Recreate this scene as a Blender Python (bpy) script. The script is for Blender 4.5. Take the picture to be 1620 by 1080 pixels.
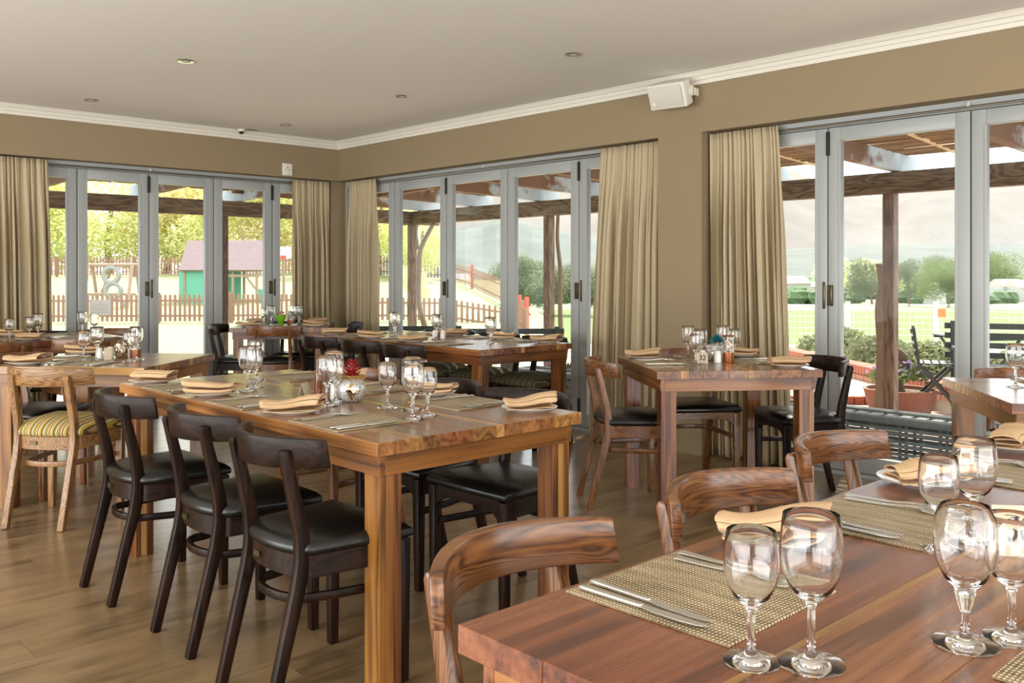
import bpy, bmesh, math, random
from mathutils import Vector, Matrix
random.seed(7)
for o in list(bpy.data.objects): bpy.data.objects.remove(o)
SC = bpy.context.scene
COL = SC.collection
R = math.radians
# ---------------------------------------------------------------- camera, world, sun, added fill light, exposure
AX = R(46.72)                      # world X axis lies this far right of the view axis
CA, SA = math.cos(AX), math.sin(AX)
CAM_H = 1.24
cam = bpy.data.cameras.new('camera'); cam_o = bpy.data.objects.new('camera', cam); COL.objects.link(cam_o)
cam_o.location = (0, 0, CAM_H)
cam_o.rotation_euler = (R(90), 0, math.atan2(SA, CA) - R(90))
cam.sensor_width = 36.0; cam.lens = 36.0 * 1442 / 1620
cam.shift_y = (433.0 - 540.0) / 1620
cam.clip_start = 0.02; cam.clip_end = 9000
SC.camera = cam_o

wd = bpy.data.worlds.new('sky'); SC.world = wd; wd.use_nodes = True
wn = wd.node_tree; bg = wn.nodes['Background']
SKY_COL, SKY_STR = (0.90, 0.95, 1.0, 1), 3.3
bg.inputs[0].default_value = SKY_COL; bg.inputs[1].default_value = SKY_STR
def sun_lamp(strength, color, azim, elev, angle):
    l = bpy.data.lights.new('sun', 'SUN'); l.energy = strength; l.color = color; l.angle = R(angle)
    o = bpy.data.objects.new('sun', l); COL.objects.link(o)
    d = Vector((math.cos(R(elev)) * math.cos(R(azim)), math.cos(R(elev)) * math.sin(R(azim)), math.sin(R(elev))))
    o.rotation_euler = d.to_track_quat('Z', 'Y').to_euler()
    o.location = d * 60
sun_lamp(11.0, (1.0, 0.93, 0.80), 22, 52, 0.6)
def fill_light(name, loc, target, sx, sy, power, color):  # area lamp added to brighten the room
    l = bpy.data.lights.new(name, 'AREA'); l.shape = 'RECTANGLE'; l.size = sx; l.size_y = sy; l.energy = power; l.color = color
    o = bpy.data.objects.new(name, l); COL.objects.link(o); o.location = loc
    d = Vector(target) - Vector(loc)
    o.rotation_euler = d.to_track_quat('-Z', 'Y').to_euler()
# added fill lights outside openings made in the two unseen walls behind the camera
fill_light('added_fill_west', (-3.4, 3.0, 1.15), (-.6, 3.0, 2.7), 8.6, 2.0, 360, (1.0, 0.965, 0.90))
fill_light('added_fill_south', (1.2, -3.4, 1.15), (1.3, -.6, 2.7), 6.8, 2.0, 205, (1.0, 0.965, 0.90))
SC.view_settings.view_transform = 'Standard'; SC.view_settings.look = 'None'
SC.view_settings.exposure = 0.0; SC.view_settings.gamma = 1.0; SC.view_settings.use_curve_mapping = False
SC.cycles.use_denoising = True
SC.cycles.max_bounces = 14; SC.cycles.diffuse_bounces = 5; SC.cycles.glossy_bounces = 6
SC.cycles.transmission_bounces = 14; SC.cycles.transparent_max_bounces = 32
SC.cycles.caustics_reflective = False; SC.cycles.caustics_refractive = True; SC.cycles.blur_glossy = .6
SC.cycles.sample_clamp_indirect = 6.0

def W(px, d):                       # a place in the garden by bearing and distance from the photographer's spot
    k = (px - 810) / 1442.0
    return (d * (CA + SA * k), d * (SA - CA * k))

# ---------------------------------------------------------------- mesh builder
class MB:
    def __init__(s): s.v = []; s.f = []
    def add(s, vs, fs):
        b = len(s.v); s.v += [tuple(v) for v in vs]; s.f += [tuple(i + b for i in f) for f in fs]; return s
    def box(s, x0, x1, y0, y1, z0, z1):
        vs = [(x0,y0,z0),(x1,y0,z0),(x1,y1,z0),(x0,y1,z0),(x0,y0,z1),(x1,y0,z1),(x1,y1,z1),(x0,y1,z1)]
        return s.add(vs, [(0,3,2,1),(4,5,6,7),(0,1,5,4),(1,2,6,5),(2,3,7,6),(3,0,4,7)])
    def obox(s, c, u, v, w):        # oriented box: centre and three half-axis vectors
        c, u, v, w = map(Vector, (c, u, v, w))
        vs = [c+a*u+b*v+e*w for e in (-1,1) for a, b in ((-1,-1),(1,-1),(1,1),(-1,1))]
        return s.add(vs, [(0,3,2,1),(4,5,6,7),(0,1,5,4),(1,2,6,5),(2,3,7,6),(3,0,4,7)])
    def bar(s, a, b, w, h, up=(0,0,1)):   # straight rectangular bar from a to b
        a, b = Vector(a), Vector(b); d = b - a; L = d.length; d = d / L
        up = Vector(up)
        if abs(d.dot(up)) > .98: up = Vector((1, 0, 0))
        sd = d.cross(up).normalized(); u2 = sd.cross(d)
        return s.obox((a+b)/2, d*L/2, sd*w/2, u2*h/2)
    def loft(s, rings, cap=True, closed=False):
        n = len(rings[0]); b = len(s.v)
        for r in rings: s.v += [tuple(p) for p in r]
        m = len(rings)
        for i in range(m if closed else m - 1):
            j = (i + 1) % m
            for k in range(n):
                k2 = (k + 1) % n
                s.f.append((b+i*n+k, b+i*n+k2, b+j*n+k2, b+j*n+k))
        if cap and not closed:
            s.f.append(tuple(b + k for k in range(n))[::-1]); s.f.append(tuple(b+(m-1)*n+k for k in range(n)))
        return s
    def tube(s, pts, r, n=8, cap=True, closed=False):
        pts = [Vector(p) for p in pts]; m = len(pts); rr = r if isinstance(r, (list, tuple)) else [r]*m
        rings = []; prev = None
        for i, p in enumerate(pts):
            if closed: t = pts[(i+1) % m] - pts[i-1]
            else: t = pts[min(i+1, m-1)] - pts[max(i-1, 0)]
            t = t.normalized()
            if prev is None:
                a = Vector((0,0,1)) if abs(t.z) < .9 else Vector((1,0,0)); nx = t.cross(a).normalized()
            else: nx = (prev - t * prev.dot(t)).normalized()
            prev = nx; ny = t.cross(nx)
            rings.append([p + rr[i]*(math.cos(2*math.pi*k/n)*nx + math.sin(2*math.pi*k/n)*ny) for k in range(n)])
        return s.loft(rings, cap, closed)
    def sweep(s, pts, w, h, side):       # rectangular section swept along a path; w measured along 'side'
        pts = [Vector(p) for p in pts]; m = len(pts); rings = []
        for i, p in enumerate(pts):
            t = (pts[min(i+1, m-1)] - pts[max(i-1, 0)]).normalized()
            sd = Vector(side(i) if callable(side) else side); sd = (sd - t*sd.dot(t)).normalized(); u = t.cross(sd)
            ww = w[i] if isinstance(w, (list, tuple)) else w; hh = h[i] if isinstance(h, (list, tuple)) else h
            rings.append([p - sd*ww/2 - u*hh/2, p + sd*ww/2 - u*hh/2, p + sd*ww/2 + u*hh/2, p - sd*ww/2 + u*hh/2])
        return s.loft(rings)
    def lathe(s, prof, n=24, c=(0,0,0), closed=False):
        rings = [[(c[0]+r*math.cos(2*math.pi*k/n), c[1]+r*math.sin(2*math.pi*k/n), c[2]+z) for k in range(n)] for r, z in prof]
        return s.loft(rings, not closed, closed)
    def prism(s, poly, z0, z1):
        n = len(poly); b = len(s.v)
        s.v += [(x, y, z0) for x, y in poly] + [(x, y, z1) for x, y in poly]
        s.f.append(tuple(b+i for i in range(n))[::-1]); s.f.append(tuple(b+n+i for i in range(n)))
        for i in range(n):
            j = (i+1) % n; s.f.append((b+i, b+j, b+n+j, b+n+i))
        return s
    def grid(s, fn, nu, nv):
        b = len(s.v)
        for i in range(nu+1):
            for j in range(nv+1): s.v.append(tuple(fn(i/nu, j/nv)))
        for i in range(nu):
            for j in range(nv):
                a = b+i*(nv+1)+j; s.f.append((a, a+nv+1, a+nv+2, a+1))
        return s
    def xf(s, M, start=0):
        for i in range(start, len(s.v)): s.v[i] = tuple(M @ Vector(s.v[i]))
        return s
    def build(s, name, mat, parent=None, bevel=0, smooth=35, seg=2):
        me = bpy.data.meshes.new(name); me.from_pydata(s.v, [], s.f)
        bm = bmesh.new(); bm.from_mesh(me)
        bmesh.ops.recalc_face_normals(bm, faces=bm.faces)
        if bevel:
            es = [e for e in bm.edges if len(e.link_faces) == 2 and e.calc_face_angle() > R(40)]
            bmesh.ops.bevel(bm, geom=es, offset=bevel, segments=seg, profile=.5, affect='EDGES', clamp_overlap=True)
        bm.to_mesh(me); bm.free()
        if smooth:
            me.polygons.foreach_set('use_smooth', [True]*len(me.polygons)); me.set_sharp_from_angle(angle=R(smooth))
        me.materials.append(M[mat] if isinstance(mat, str) else mat); me.update()
        o = bpy.data.objects.new(name, me); COL.objects.link(o)
        if parent: o.parent = parent
        return o
def tag(o, label=None, cat=None, group=None, kind=None):
    if label: o['label'] = label
    if cat: o['category'] = cat
    if group: o['group'] = group
    if kind: o['kind'] = kind
    return o
def thing(name, label, cat, loc=(0,0,0), rz=0, group=None):
    o = bpy.data.objects.new(name, None); COL.objects.link(o); o.empty_display_size = .1
    o.location = loc; o.rotation_euler = (0, 0, rz); return tag(o, label, cat, group)
def struct(o): o['kind'] = 'structure'; return o
def copy_tree(o, parent=None):
    c = o.copy(); COL.objects.link(c); c.parent = parent
    for ch in list(o.children): copy_tree(ch, c)
    return c
def child(src, parent, loc=(0,0,0), rz=0):      # a shared-mesh piece
    c = src.copy(); COL.objects.link(c); c.parent = parent; c.location = loc; c.rotation_euler = (0,0,rz); return c
def place(proto, loc, rz, label, cat=None, group=None):
    if not proto.get('used'): o = proto; proto['used'] = 1
    else: o = copy_tree(proto)
    o.location = loc; o.rotation_euler = (0, 0, rz); tag(o, label, cat, group)
    return o
def smoothpath(P, n=6):
    P = [Vector(p) for p in P]; out = []
    for i in range(len(P)-1):
        p0, p1, p2, p3 = P[max(i-1,0)], P[i], P[i+1], P[min(i+2, len(P)-1)]
        for k in range(n):
            t = k/n; out.append(.5*((2*p1)+(p2-p0)*t+(2*p0-5*p1+4*p2-p3)*t*t+(3*p1-p0-3*p2+p3)*t**3))
    out.append(P[-1]); return out

# ---------------------------------------------------------------- materials
M = {}
def lin(c): return tuple(((x/255)/12.92 if x/255 <= .04045 else ((x/255+.055)/1.055)**2.4) for x in c) + (1,)
def newmat(name):
    m = bpy.data.materials.new(name); m.use_nodes = True; M[name] = m
    return m, m.node_tree.nodes, m.node_tree.links, m.node_tree.nodes['Principled BSDF']
def plain(name, rgb, rough=.5, metal=0, spec=.5, bump=0, bscale=80, var=0, vscale=5, coat=0):
    m, N, L, b = newmat(name)
    b.inputs['Base Color'].default_value = lin(rgb); b.inputs['Roughness'].default_value = rough
    b.inputs['Metallic'].default_value = metal; b.inputs['Specular IOR Level'].default_value = spec
    if coat: b.inputs['Coat Weight'].default_value = coat; b.inputs['Coat Roughness'].default_value = .08
    tc = N.new('ShaderNodeTexCoord')
    if var:
        n = N.new('ShaderNodeTexNoise'); n.inputs['Scale'].default_value = vscale; n.inputs['Detail'].default_value = 4
        L.new(tc.outputs['Object'], n.inputs['Vector'])
        mx = N.new('ShaderNodeMix'); mx.data_type = 'RGBA'
        c = lin(rgb); mx.inputs[6].default_value = tuple(x*(1-var) for x in c[:3])+(1,); mx.inputs[7].default_value = tuple(min(1, x*(1+var)) for x in c[:3])+(1,)
        L.new(n.outputs['Fac'], mx.inputs[0]); L.new(mx.outputs[2], b.inputs['Base Color'])
    if bump:
        n2 = N.new('ShaderNodeTexNoise'); n2.inputs['Scale'].default_value = bscale; n2.inputs['Detail'].default_value = 3
        L.new(tc.outputs['Object'], n2.inputs['Vector'])
        bp = N.new('ShaderNodeBump'); bp.inputs['Strength'].default_value = bump; bp.inputs['Distance'].default_value = .01
        L.new(n2.outputs['Fac'], bp.inputs['Height']); L.new(bp.outputs[0], b.inputs['Normal'])
    return m
def wood(name, axis, c_dark, c_mid, c_light, rough=.35, ring=9.0, streak=90, rand=.5, contrast=1.0, spec=.5, coat=0, along=.9, hue=0.0, xs=1.0):
    """grain runs along 'axis' (0,1,2) of the object's own coordinates"""
    m, N, L, b = newmat(name)
    tc = N.new('ShaderNodeTexCoord'); oi = N.new('ShaderNodeObjectInfo')
    off = N.new('ShaderNodeVectorMath'); off.operation = 'SCALE'; off.inputs[0].default_value = (37.1, 19.7, 53.3)
    L.new(oi.outputs['Random'], off.inputs['Scale'])
    ad = N.new('ShaderNodeVectorMath'); ad.operation = 'ADD'
    L.new(tc.outputs['Object'], ad.inputs[0]); L.new(off.outputs[0], ad.inputs[1])
    def mapped(al, ac):
        mp = N.new('ShaderNodeMapping'); sc = [ac*xs, ac, ac]; sc[axis] = al; mp.inputs['Scale'].default_value = sc
        L.new(ad.outputs[0], mp.inputs['Vector']); return mp
    big = N.new('ShaderNodeTexNoise'); big.inputs['Scale'].default_value = 1; big.inputs['Detail'].default_value = 2
    big.inputs['Distortion'].default_value = .35
    L.new(mapped(along*1.6, ring*.8).outputs[0], big.inputs['Vector'])
    ml = N.new('ShaderNodeMath'); ml.operation = 'MULTIPLY'; ml.inputs[1].default_value = 7.5*contrast
    L.new(big.outputs['Fac'], ml.inputs[0])
    fr = N.new('ShaderNodeMath'); fr.operation = 'PINGPONG'; fr.inputs[1].default_value = .5
    L.new(ml.outputs[0], fr.inputs[0])
    st = N.new('ShaderNodeTexNoise'); st.inputs['Scale'].default_value = 1; st.inputs['Detail'].default_value = 5; st.inputs['Roughness'].default_value = .65
    L.new(mapped(3, streak).outputs[0], st.inputs['Vector'])
    ad2 = N.new('ShaderNodeMath'); ad2.operation = 'MULTIPLY_ADD'; ad2.inputs[1].default_value = .9; ad2.inputs[2].default_value = -.25
    L.new(st.outputs['Fac'], ad2.inputs[0])
    sm = N.new('ShaderNodeMath'); sm.operation = 'MULTIPLY_ADD'; sm.inputs[1].default_value = 1.0
    L.new(fr.outputs[0], sm.inputs[0]); L.new(ad2.outputs[0], sm.inputs[2])
    rp = N.new('ShaderNodeValToRGB'); e = rp.color_ramp.elements
    e[0].position = .12; e[0].color = lin(c_dark); e[1].position = .78; e[1].color = lin(c_light)
    e2 = rp.color_ramp.elements.new(.42); e2.color = lin(c_mid)
    L.new(sm.outputs[0], rp.inputs[0])
    hs = N.new('ShaderNodeHueSaturation')
    mr = N.new('ShaderNodeMapRange'); mr.inputs['To Min'].default_value = 1-rand; mr.inputs['To Max'].default_value = 1+rand*.7
    L.new(oi.outputs['Random'], mr.inputs['Value']); L.new(mr.outputs[0], hs.inputs['Value']); L.new(rp.outputs[0], hs.inputs['Color'])
    if hue:
        mh = N.new('ShaderNodeMapRange'); mh.inputs['To Min'].default_value = .5-hue; mh.inputs['To Max'].default_value = .5+hue
        L.new(oi.outputs['Random'], mh.inputs['Value']); L.new(mh.outputs[0], hs.inputs['Hue'])
    L.new(hs.outputs[0], b.inputs['Base Color'])
    b.inputs['Roughness'].default_value = rough; b.inputs['Specular IOR Level'].default_value = spec
    if coat: b.inputs['Coat Weight'].default_value = coat; b.inputs['Coat Roughness'].default_value = .08 if 'chair' in name else .16
    bp = N.new('ShaderNodeBump'); bp.inputs['Strength'].default_value = .08; bp.inputs['Distance'].default_value = .004
    L.new(st.outputs['Fac'], bp.inputs['Height']); L.new(bp.outputs[0], b.inputs['Normal'])
    return m
def leafmat(name, rgb):
    m = plain(name, rgb, .75, spec=.2, var=.3, vscale=3); N, L = m.node_tree.nodes, m.node_tree.links
    b = N['Principled BSDF']; t = N.new('ShaderNodeBsdfTranslucent'); src = b.inputs['Base Color'].links[0].from_socket; L.new(src, t.inputs[0])
    mx = N.new('ShaderNodeMixShader'); mx.inputs[0].default_value = .5; L.new(b.outputs[0], mx.inputs[1]); L.new(t.outputs[0], mx.inputs[2]); L.new(mx.outputs[0], N['Material Output'].inputs[0])
for ax, nm in ((0,'x'),(1,'y'),(2,'z')):
    wood('table_wood_'+nm, ax, (72,40,15), (120,73,31), (148,94,44), rough=.30, ring=12, streak=120, rand=.32, hue=.012, coat=.12, contrast=.5, along=.5)
    wood('board_wood_'+nm, ax, (98,60,31), (148,96,51), (174,122,69), rough=.26, ring=14, rand=.50, hue=.018, coat=.5, contrast=.6, along=.4)
    wood('dark_board_wood_'+nm, ax, (74,44,22), (116,72,39), (142,96,55), rough=.26, ring=14, rand=.25, hue=.012, coat=.5, contrast=.6, along=.4)
    wood('sap_wood_'+nm, ax, (128,88,42), (168,122,66), (190,146,88), rough=.28, ring=12, rand=.12, coat=.3, contrast=.5, along=.4)
    wood('red_table_wood_'+nm, ax, (70,33,14), (122,68,34), (148,92,52), rough=.26, ring=14, rand=.26, hue=.01, coat=.5, contrast=.6, along=.4)
    wood('dark_chair_wood_'+nm, ax, (15,8,4), (30,16,9), (45,25,15), rough=.40, ring=14, rand=.12, coat=.06, contrast=.9, along=.5, spec=.16)
    wood('oak_chair_wood_'+nm, ax, (58,31,14), (116,71,36), (146,96,52), rough=.34, ring=17, rand=.14, coat=.2, contrast=3.4, along=.6, xs=.3 if ax == 1 else 1)
    wood('light_oak_chair_wood_'+nm, ax, (90,60,32), (138,100,60), (166,126,80), rough=.38, ring=17, rand=.05, coat=.1, contrast=3.0, along=.6, xs=.3 if ax == 1 else 1)
wood('floor_wood', 0, (96,77,51), (130,106,74), (148,123,89), rough=.28, ring=5, streak=40, rand=.10, contrast=.45, spec=.6, coat=.35)
wood('grey_timber_x', 0, (70,58,46), (104,88,70), (132,114,92), rough=.8, ring=10, rand=.15)
wood('grey_timber_y', 1, (70,58,46), (104,88,70), (132,114,92), rough=.8, ring=10, rand=.15)
wood('post_timber', 2, (72,58,48), (104,86,72), (126,106,90), rough=.8, ring=10, rand=.15)
plain('wall_paint', (144,127,98), .75, var=.05, vscale=1.5, bump=.03, bscale=120)
plain('ceiling_paint', (236,234,228), .85, var=.025, vscale=1.0)
plain('trim_paint', (226,222,210), .6)
plain('frame_metal', (164,168,166), .38, metal=0, spec=.5)
plain('rubber', (18,18,18), .6)
plain('dark_steel', (58,54,46), .35, metal=.8)
plain('rod_steel', (150,144,130), .3, metal=.8)
plain('bronze', (92,84,62), .35, metal=.9)
plain('chrome', (210,210,208), .12, metal=1)
plain('cutlery_steel', (206,202,192), .26, metal=.75)
plain('black_vinyl', (15,16,14), .30, spec=.5, bump=.06, bscale=260)
plain('porcelain', (232,230,222), .12, coat=.3)
plain('napkin_cloth', (206,174,136), .85, spec=.2, bump=.12, bscale=500, var=.05, vscale=30)
plain('plastic_white', (226,222,210), .45)
plain('speaker_grille', (206,202,190), .7, bump=.3, bscale=900)
plain('paper', (238,236,228), .8)
plain('card', (196,184,160), .7)
plain('ink', (28,28,30), .7)
plain('faint_ink', (176,176,172), .8)
plain('black_plastic', (20,18,17), .3)
plain('pinecone_red', (150,18,22), .35, var=.4, vscale=60)
plain('raffia', (190,150,84), .8)
plain('teal_raffia', (28,126,140), .6)
plain('copper', (150,86,50), .3, metal=.6, var=.3, vscale=30)
plain('amber_glass', (96,44,16), .12, coat=.6, var=.5, vscale=60)
plain('green_glass', (120,190,40), .15, coat=.4)
plain('blossom_pink', (208,160,150), .8)
plain('mirror_tile', (225,222,215), .06, metal=1)
plain('gold_mirror_tile', (190,150,100), .08, metal=1)
plain('rattan', (116,122,122), .6, var=.2, vscale=40)
plain('outdoor_metal', (58,66,64), .4)
plain('outdoor_tabletop', (150,160,170), .35)
plain('terracotta', (146,98,80), .8, var=.15, vscale=10)
plain('bark', (120,104,86), .9, var=.3, vscale=20, bump=.5, bscale=40)
plain('brick_face', (160,92,72), .85, var=.18, vscale=14, bump=.2, bscale=60)
plain('brick_pale', (178,126,104), .85, var=.15, vscale=14, bump=.2, bscale=60)
plain('mortar', (212,204,190), .9)
plain('paving', (196,180,160), .85, var=.10, vscale=2)
plain('paving_red', (170,140,124), .85, var=.12, vscale=3)
plain('grass', (138,142,102), .9, var=.16, vscale=2.5)
plain('dry_grass', (196,190,168), .9, var=.12, vscale=.6)
plain('picket_paint', (142,108,90), .8, var=.12, vscale=4)
plain('red_post_paint', (178,84,64), .7)
plain('white_post_paint', (200,198,192), .7, var=.08, vscale=8)
plain('wire', (200,200,196), .5, metal=.3)
plain('play_timber', (158,134,116), .8, var=.15, vscale=5)
plain('play_shingle', (146,126,126), .8, var=.12, vscale=6)
plain('green_canvas', (104,172,146), .7)
plain('tyre_grey', (150,150,144), .7)
plain('sign_white', (238,236,232), .6)
plain('sign_red', (220,90,70), .6)
plain('sign_orange', (170,104,30), .6)
leafmat('foliage_bright', (224,225,164))
leafmat('foliage_mid', (122,138,86))
leafmat('foliage_autumn', (228,216,172))
leafmat('foliage_dark', (122,130,104))
leafmat('foliage_grey', (126,130,96))
plain('flower_violet', (150,120,170), .8)
plain('valley_wood', (92,110,80), .9, spec=.1, var=.35, vscale=.06)
plain('valley_field', (134,140,108), .9, spec=.1, var=.22, vscale=.012)
plain('vine_green', (100,112,70), .9, spec=.1, var=.14, vscale=.4)
plain('forest_haze_tint', (104,108,103), .95, spec=.05, var=.3, vscale=.02)  # distance haze mixed into the base colour of the wooded hills
plain('mountain_haze_tint', (120,115,110), .95, spec=.05, var=.28, vscale=.006)  # pale base colour carries the haze in front of the mountains
plain('house_white', (180,178,172), .8)
plain('house_roof', (196,182,170), .8)
plain('soil', (110,90,70), .95)
plain('reed', (136,110,80), .85, var=.45, vscale=5)
plain('sunlit_strip', (214,190,150), .8)  # pale colour stands for sunlight on the rafter undersides
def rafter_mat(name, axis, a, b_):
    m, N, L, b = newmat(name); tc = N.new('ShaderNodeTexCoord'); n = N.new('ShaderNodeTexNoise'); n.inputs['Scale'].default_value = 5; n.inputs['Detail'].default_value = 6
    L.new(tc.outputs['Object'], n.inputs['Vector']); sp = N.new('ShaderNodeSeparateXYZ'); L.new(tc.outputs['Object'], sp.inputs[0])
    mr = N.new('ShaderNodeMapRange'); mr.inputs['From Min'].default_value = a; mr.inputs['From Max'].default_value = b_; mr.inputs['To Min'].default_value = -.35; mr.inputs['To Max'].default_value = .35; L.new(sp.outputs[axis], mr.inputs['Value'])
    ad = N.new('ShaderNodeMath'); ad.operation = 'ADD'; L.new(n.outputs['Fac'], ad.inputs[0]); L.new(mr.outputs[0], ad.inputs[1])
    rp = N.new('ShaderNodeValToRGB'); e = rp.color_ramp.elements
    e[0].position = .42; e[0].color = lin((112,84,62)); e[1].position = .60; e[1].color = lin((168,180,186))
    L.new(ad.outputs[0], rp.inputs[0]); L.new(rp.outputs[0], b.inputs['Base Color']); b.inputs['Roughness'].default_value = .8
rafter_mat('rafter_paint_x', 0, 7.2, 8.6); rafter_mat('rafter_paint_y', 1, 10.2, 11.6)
def glass_mats():
    m, N, L, b = newmat('drinking_glass')
    b.inputs['Base Color'].default_value = (1,1,1,1); b.inputs['Roughness'].default_value = 0
    b.inputs['Transmission Weight'].default_value = 1; b.inputs['IOR'].default_value = 1.45
    m, N, L, b = newmat('window_glass'); N.remove(b)
    tr = N.new('ShaderNodeBsdfTransparent'); gl = N.new('ShaderNodeBsdfGlossy'); gl.inputs['Roughness'].default_value = .01
    lw = N.new('ShaderNodeLayerWeight'); lw.inputs['Blend'].default_value = .12
    mx = N.new('ShaderNodeMixShader'); L.new(lw.outputs['Fresnel'], mx.inputs[0]); L.new(tr.outputs[0], mx.inputs[1]); L.new(gl.outputs[0], mx.inputs[2])
    tr.inputs[0].default_value = (.97,.98,.97,1)
    L.new(mx.outputs[0], N['Material Output'].inputs[0])
glass_mats()
def striped_mat(name, cols, period, axis=1, rough=.85):
    m, N, L, b = newmat(name); tc = N.new('ShaderNodeTexCoord'); sp = N.new('ShaderNodeSeparateXYZ'); L.new(tc.outputs['Object'], sp.inputs[0])
    mu = N.new('ShaderNodeMath'); mu.operation = 'DIVIDE'; mu.inputs[1].default_value = period; L.new(sp.outputs[axis], mu.inputs[0])
    ad = N.new('ShaderNodeMath'); ad.operation = 'ADD'; ad.inputs[1].default_value = 50; L.new(mu.outputs[0], ad.inputs[0])
    fr = N.new('ShaderNodeMath'); fr.operation = 'FRACT'; L.new(ad.outputs[0], fr.inputs[0])
    rp = N.new('ShaderNodeValToRGB'); rp.color_ramp.interpolation = 'CONSTANT'; els = rp.color_ramp.elements
    els[0].position = 0; els[0].color = lin(cols[0][1]); els[1].position = cols[1][0]; els[1].color = lin(cols[1][1])
    for p, c in cols[2:]: e = els.new(p); e.color = lin(c)
    L.new(fr.outputs[0], rp.inputs[0]); L.new(rp.outputs[0], b.inputs['Base Color']); b.inputs['Roughness'].default_value = rough; b.inputs['Specular IOR Level'].default_value = .2
striped_mat('stripe_fabric', [(0,(176,152,62)),(.17,(226,214,180)),(.22,(120,104,70)),(.34,(196,164,120)),(.47,(72,60,52)),(.52,(164,140,52)),(.66,(110,140,132)),(.74,(220,206,170)),(.79,(150,128,80)),(.9,(86,70,58))], .062)
striped_mat('olive_stripe_fabric', [(0,(84,78,52)),(.2,(150,134,84)),(.26,(70,66,46)),(.5,(112,102,64)),(.56,(60,56,42)),(.8,(170,156,110)),(.85,(90,84,58))], .055)
def curtain_mat():
    m, N, L, b = newmat('curtain_cloth'); b.inputs['Base Color'].default_value = lin((194,178,146)); b.inputs['Roughness'].default_value = .85; b.inputs['Specular IOR Level'].default_value = .2
    tc = N.new('ShaderNodeTexCoord'); w = N.new('ShaderNodeTexNoise'); w.inputs['Scale'].default_value = 350; L.new(tc.outputs['Object'], w.inputs['Vector'])
    bp = N.new('ShaderNodeBump'); bp.inputs['Strength'].default_value = .1; bp.inputs['Distance'].default_value = .003; L.new(w.outputs['Fac'], bp.inputs['Height']); L.new(bp.outputs[0], b.inputs['Normal'])
    tl = N.new('ShaderNodeBsdfTranslucent'); tl.inputs[0].default_value = lin((194,178,146))
    mx = N.new('ShaderNodeMixShader'); mx.inputs[0].default_value = .10; L.new(b.outputs[0], mx.inputs[1]); L.new(tl.outputs[0], mx.inputs[2]); L.new(mx.outputs[0], N['Material Output'].inputs[0])
curtain_mat()
def mat_weave():
    m, N, L, b = newmat('woven_mat'); tc = N.new('ShaderNodeTexCoord')
    mp = N.new('ShaderNodeMapping'); mp.inputs['Scale'].default_value = (1,1,1); L.new(tc.outputs['Object'], mp.inputs['Vector'])
    ws = []
    for d, sc in (('X', 52), ('Y', 38)):
        w = N.new('ShaderNodeTexWave'); w.bands_direction = d; w.inputs['Scale'].default_value = sc; w.inputs['Distortion'].default_value = 1.2; w.inputs['Detail'].default_value = 1; w.inputs['Detail Scale'].default_value = 3
        L.new(mp.outputs[0], w.inputs['Vector']); ws.append(w)
    mu = N.new('ShaderNodeMath'); mu.operation = 'MULTIPLY'; L.new(ws[0].outputs['Fac'], mu.inputs[0]); L.new(ws[1].outputs['Fac'], mu.inputs[1])
    ns = N.new('ShaderNodeTexNoise'); ns.inputs['Scale'].default_value = 40; mp2 = N.new('ShaderNodeMapping'); mp2.inputs['Scale'].default_value = (.15, 1, 1)
    L.new(tc.outputs['Object'], mp2.inputs['Vector']); L.new(mp2.outputs[0], ns.inputs['Vector'])
    ad = N.new('ShaderNodeMath'); ad.operation = 'MULTIPLY_ADD'; ad.inputs[1].default_value = .9; L.new(mu.outputs[0], ad.inputs[0])
    sb = N.new('ShaderNodeMath'); sb.operation = 'MULTIPLY_ADD'; sb.inputs[1].default_value = .7; sb.inputs[2].default_value = -.2; L.new(ns.outputs['Fac'], sb.inputs[0]); L.new(sb.outputs[0], ad.inputs[2])
    rp = N.new('ShaderNodeValToRGB'); e = rp.color_ramp.elements; e[0].position = .05; e[0].color = lin((84,66,40)); e[1].position = .85; e[1].color = lin((228,214,184)); e2 = e.new(.4); e2.color = lin((160,140,104))
    L.new(ad.outputs[0], rp.inputs[0]); L.new(rp.outputs[0], b.inputs['Base Color']); b.inputs['Roughness'].default_value = .5
    bp = N.new('ShaderNodeBump'); bp.inputs['Strength'].default_value = .6; bp.inputs['Distance'].default_value = .002; L.new(mu.outputs[0], bp.inputs['Height']); L.new(bp.outputs[0], b.inputs['Normal'])
mat_weave()
def speckle(name, base, cols, scale, rough=.25, metal=.4):
    m, N, L, b = newmat(name); tc = N.new('ShaderNodeTexCoord'); v = N.new('ShaderNodeTexVoronoi'); v.inputs['Scale'].default_value = scale; L.new(tc.outputs['Object'], v.inputs['Vector'])
    rp = N.new('ShaderNodeValToRGB'); rp.color_ramp.interpolation = 'CONSTANT'; e = rp.color_ramp.elements; e[0].color = lin(cols[0]); e[1].position = .35; e[1].color = lin(cols[1]); e2 = e.new(.7); e2.color = lin(cols[2])
    L.new(v.outputs['Color'], rp.inputs[0]); L.new(rp.outputs[0], b.inputs['Base Color']); b.inputs['Roughness'].default_value = rough; b.inputs['Metallic'].default_value = metal
speckle('silver_glitter', None, [(150,156,154),(206,206,200),(240,238,230)], 260)
speckle('mill_sleeve', None, [(70,50,38),(214,206,196),(150,140,130)], 150, .4, .1)
speckle('mosaic', None, [(120,96,70),(200,186,160),(236,230,216)], 90, .15, .6)
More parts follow.
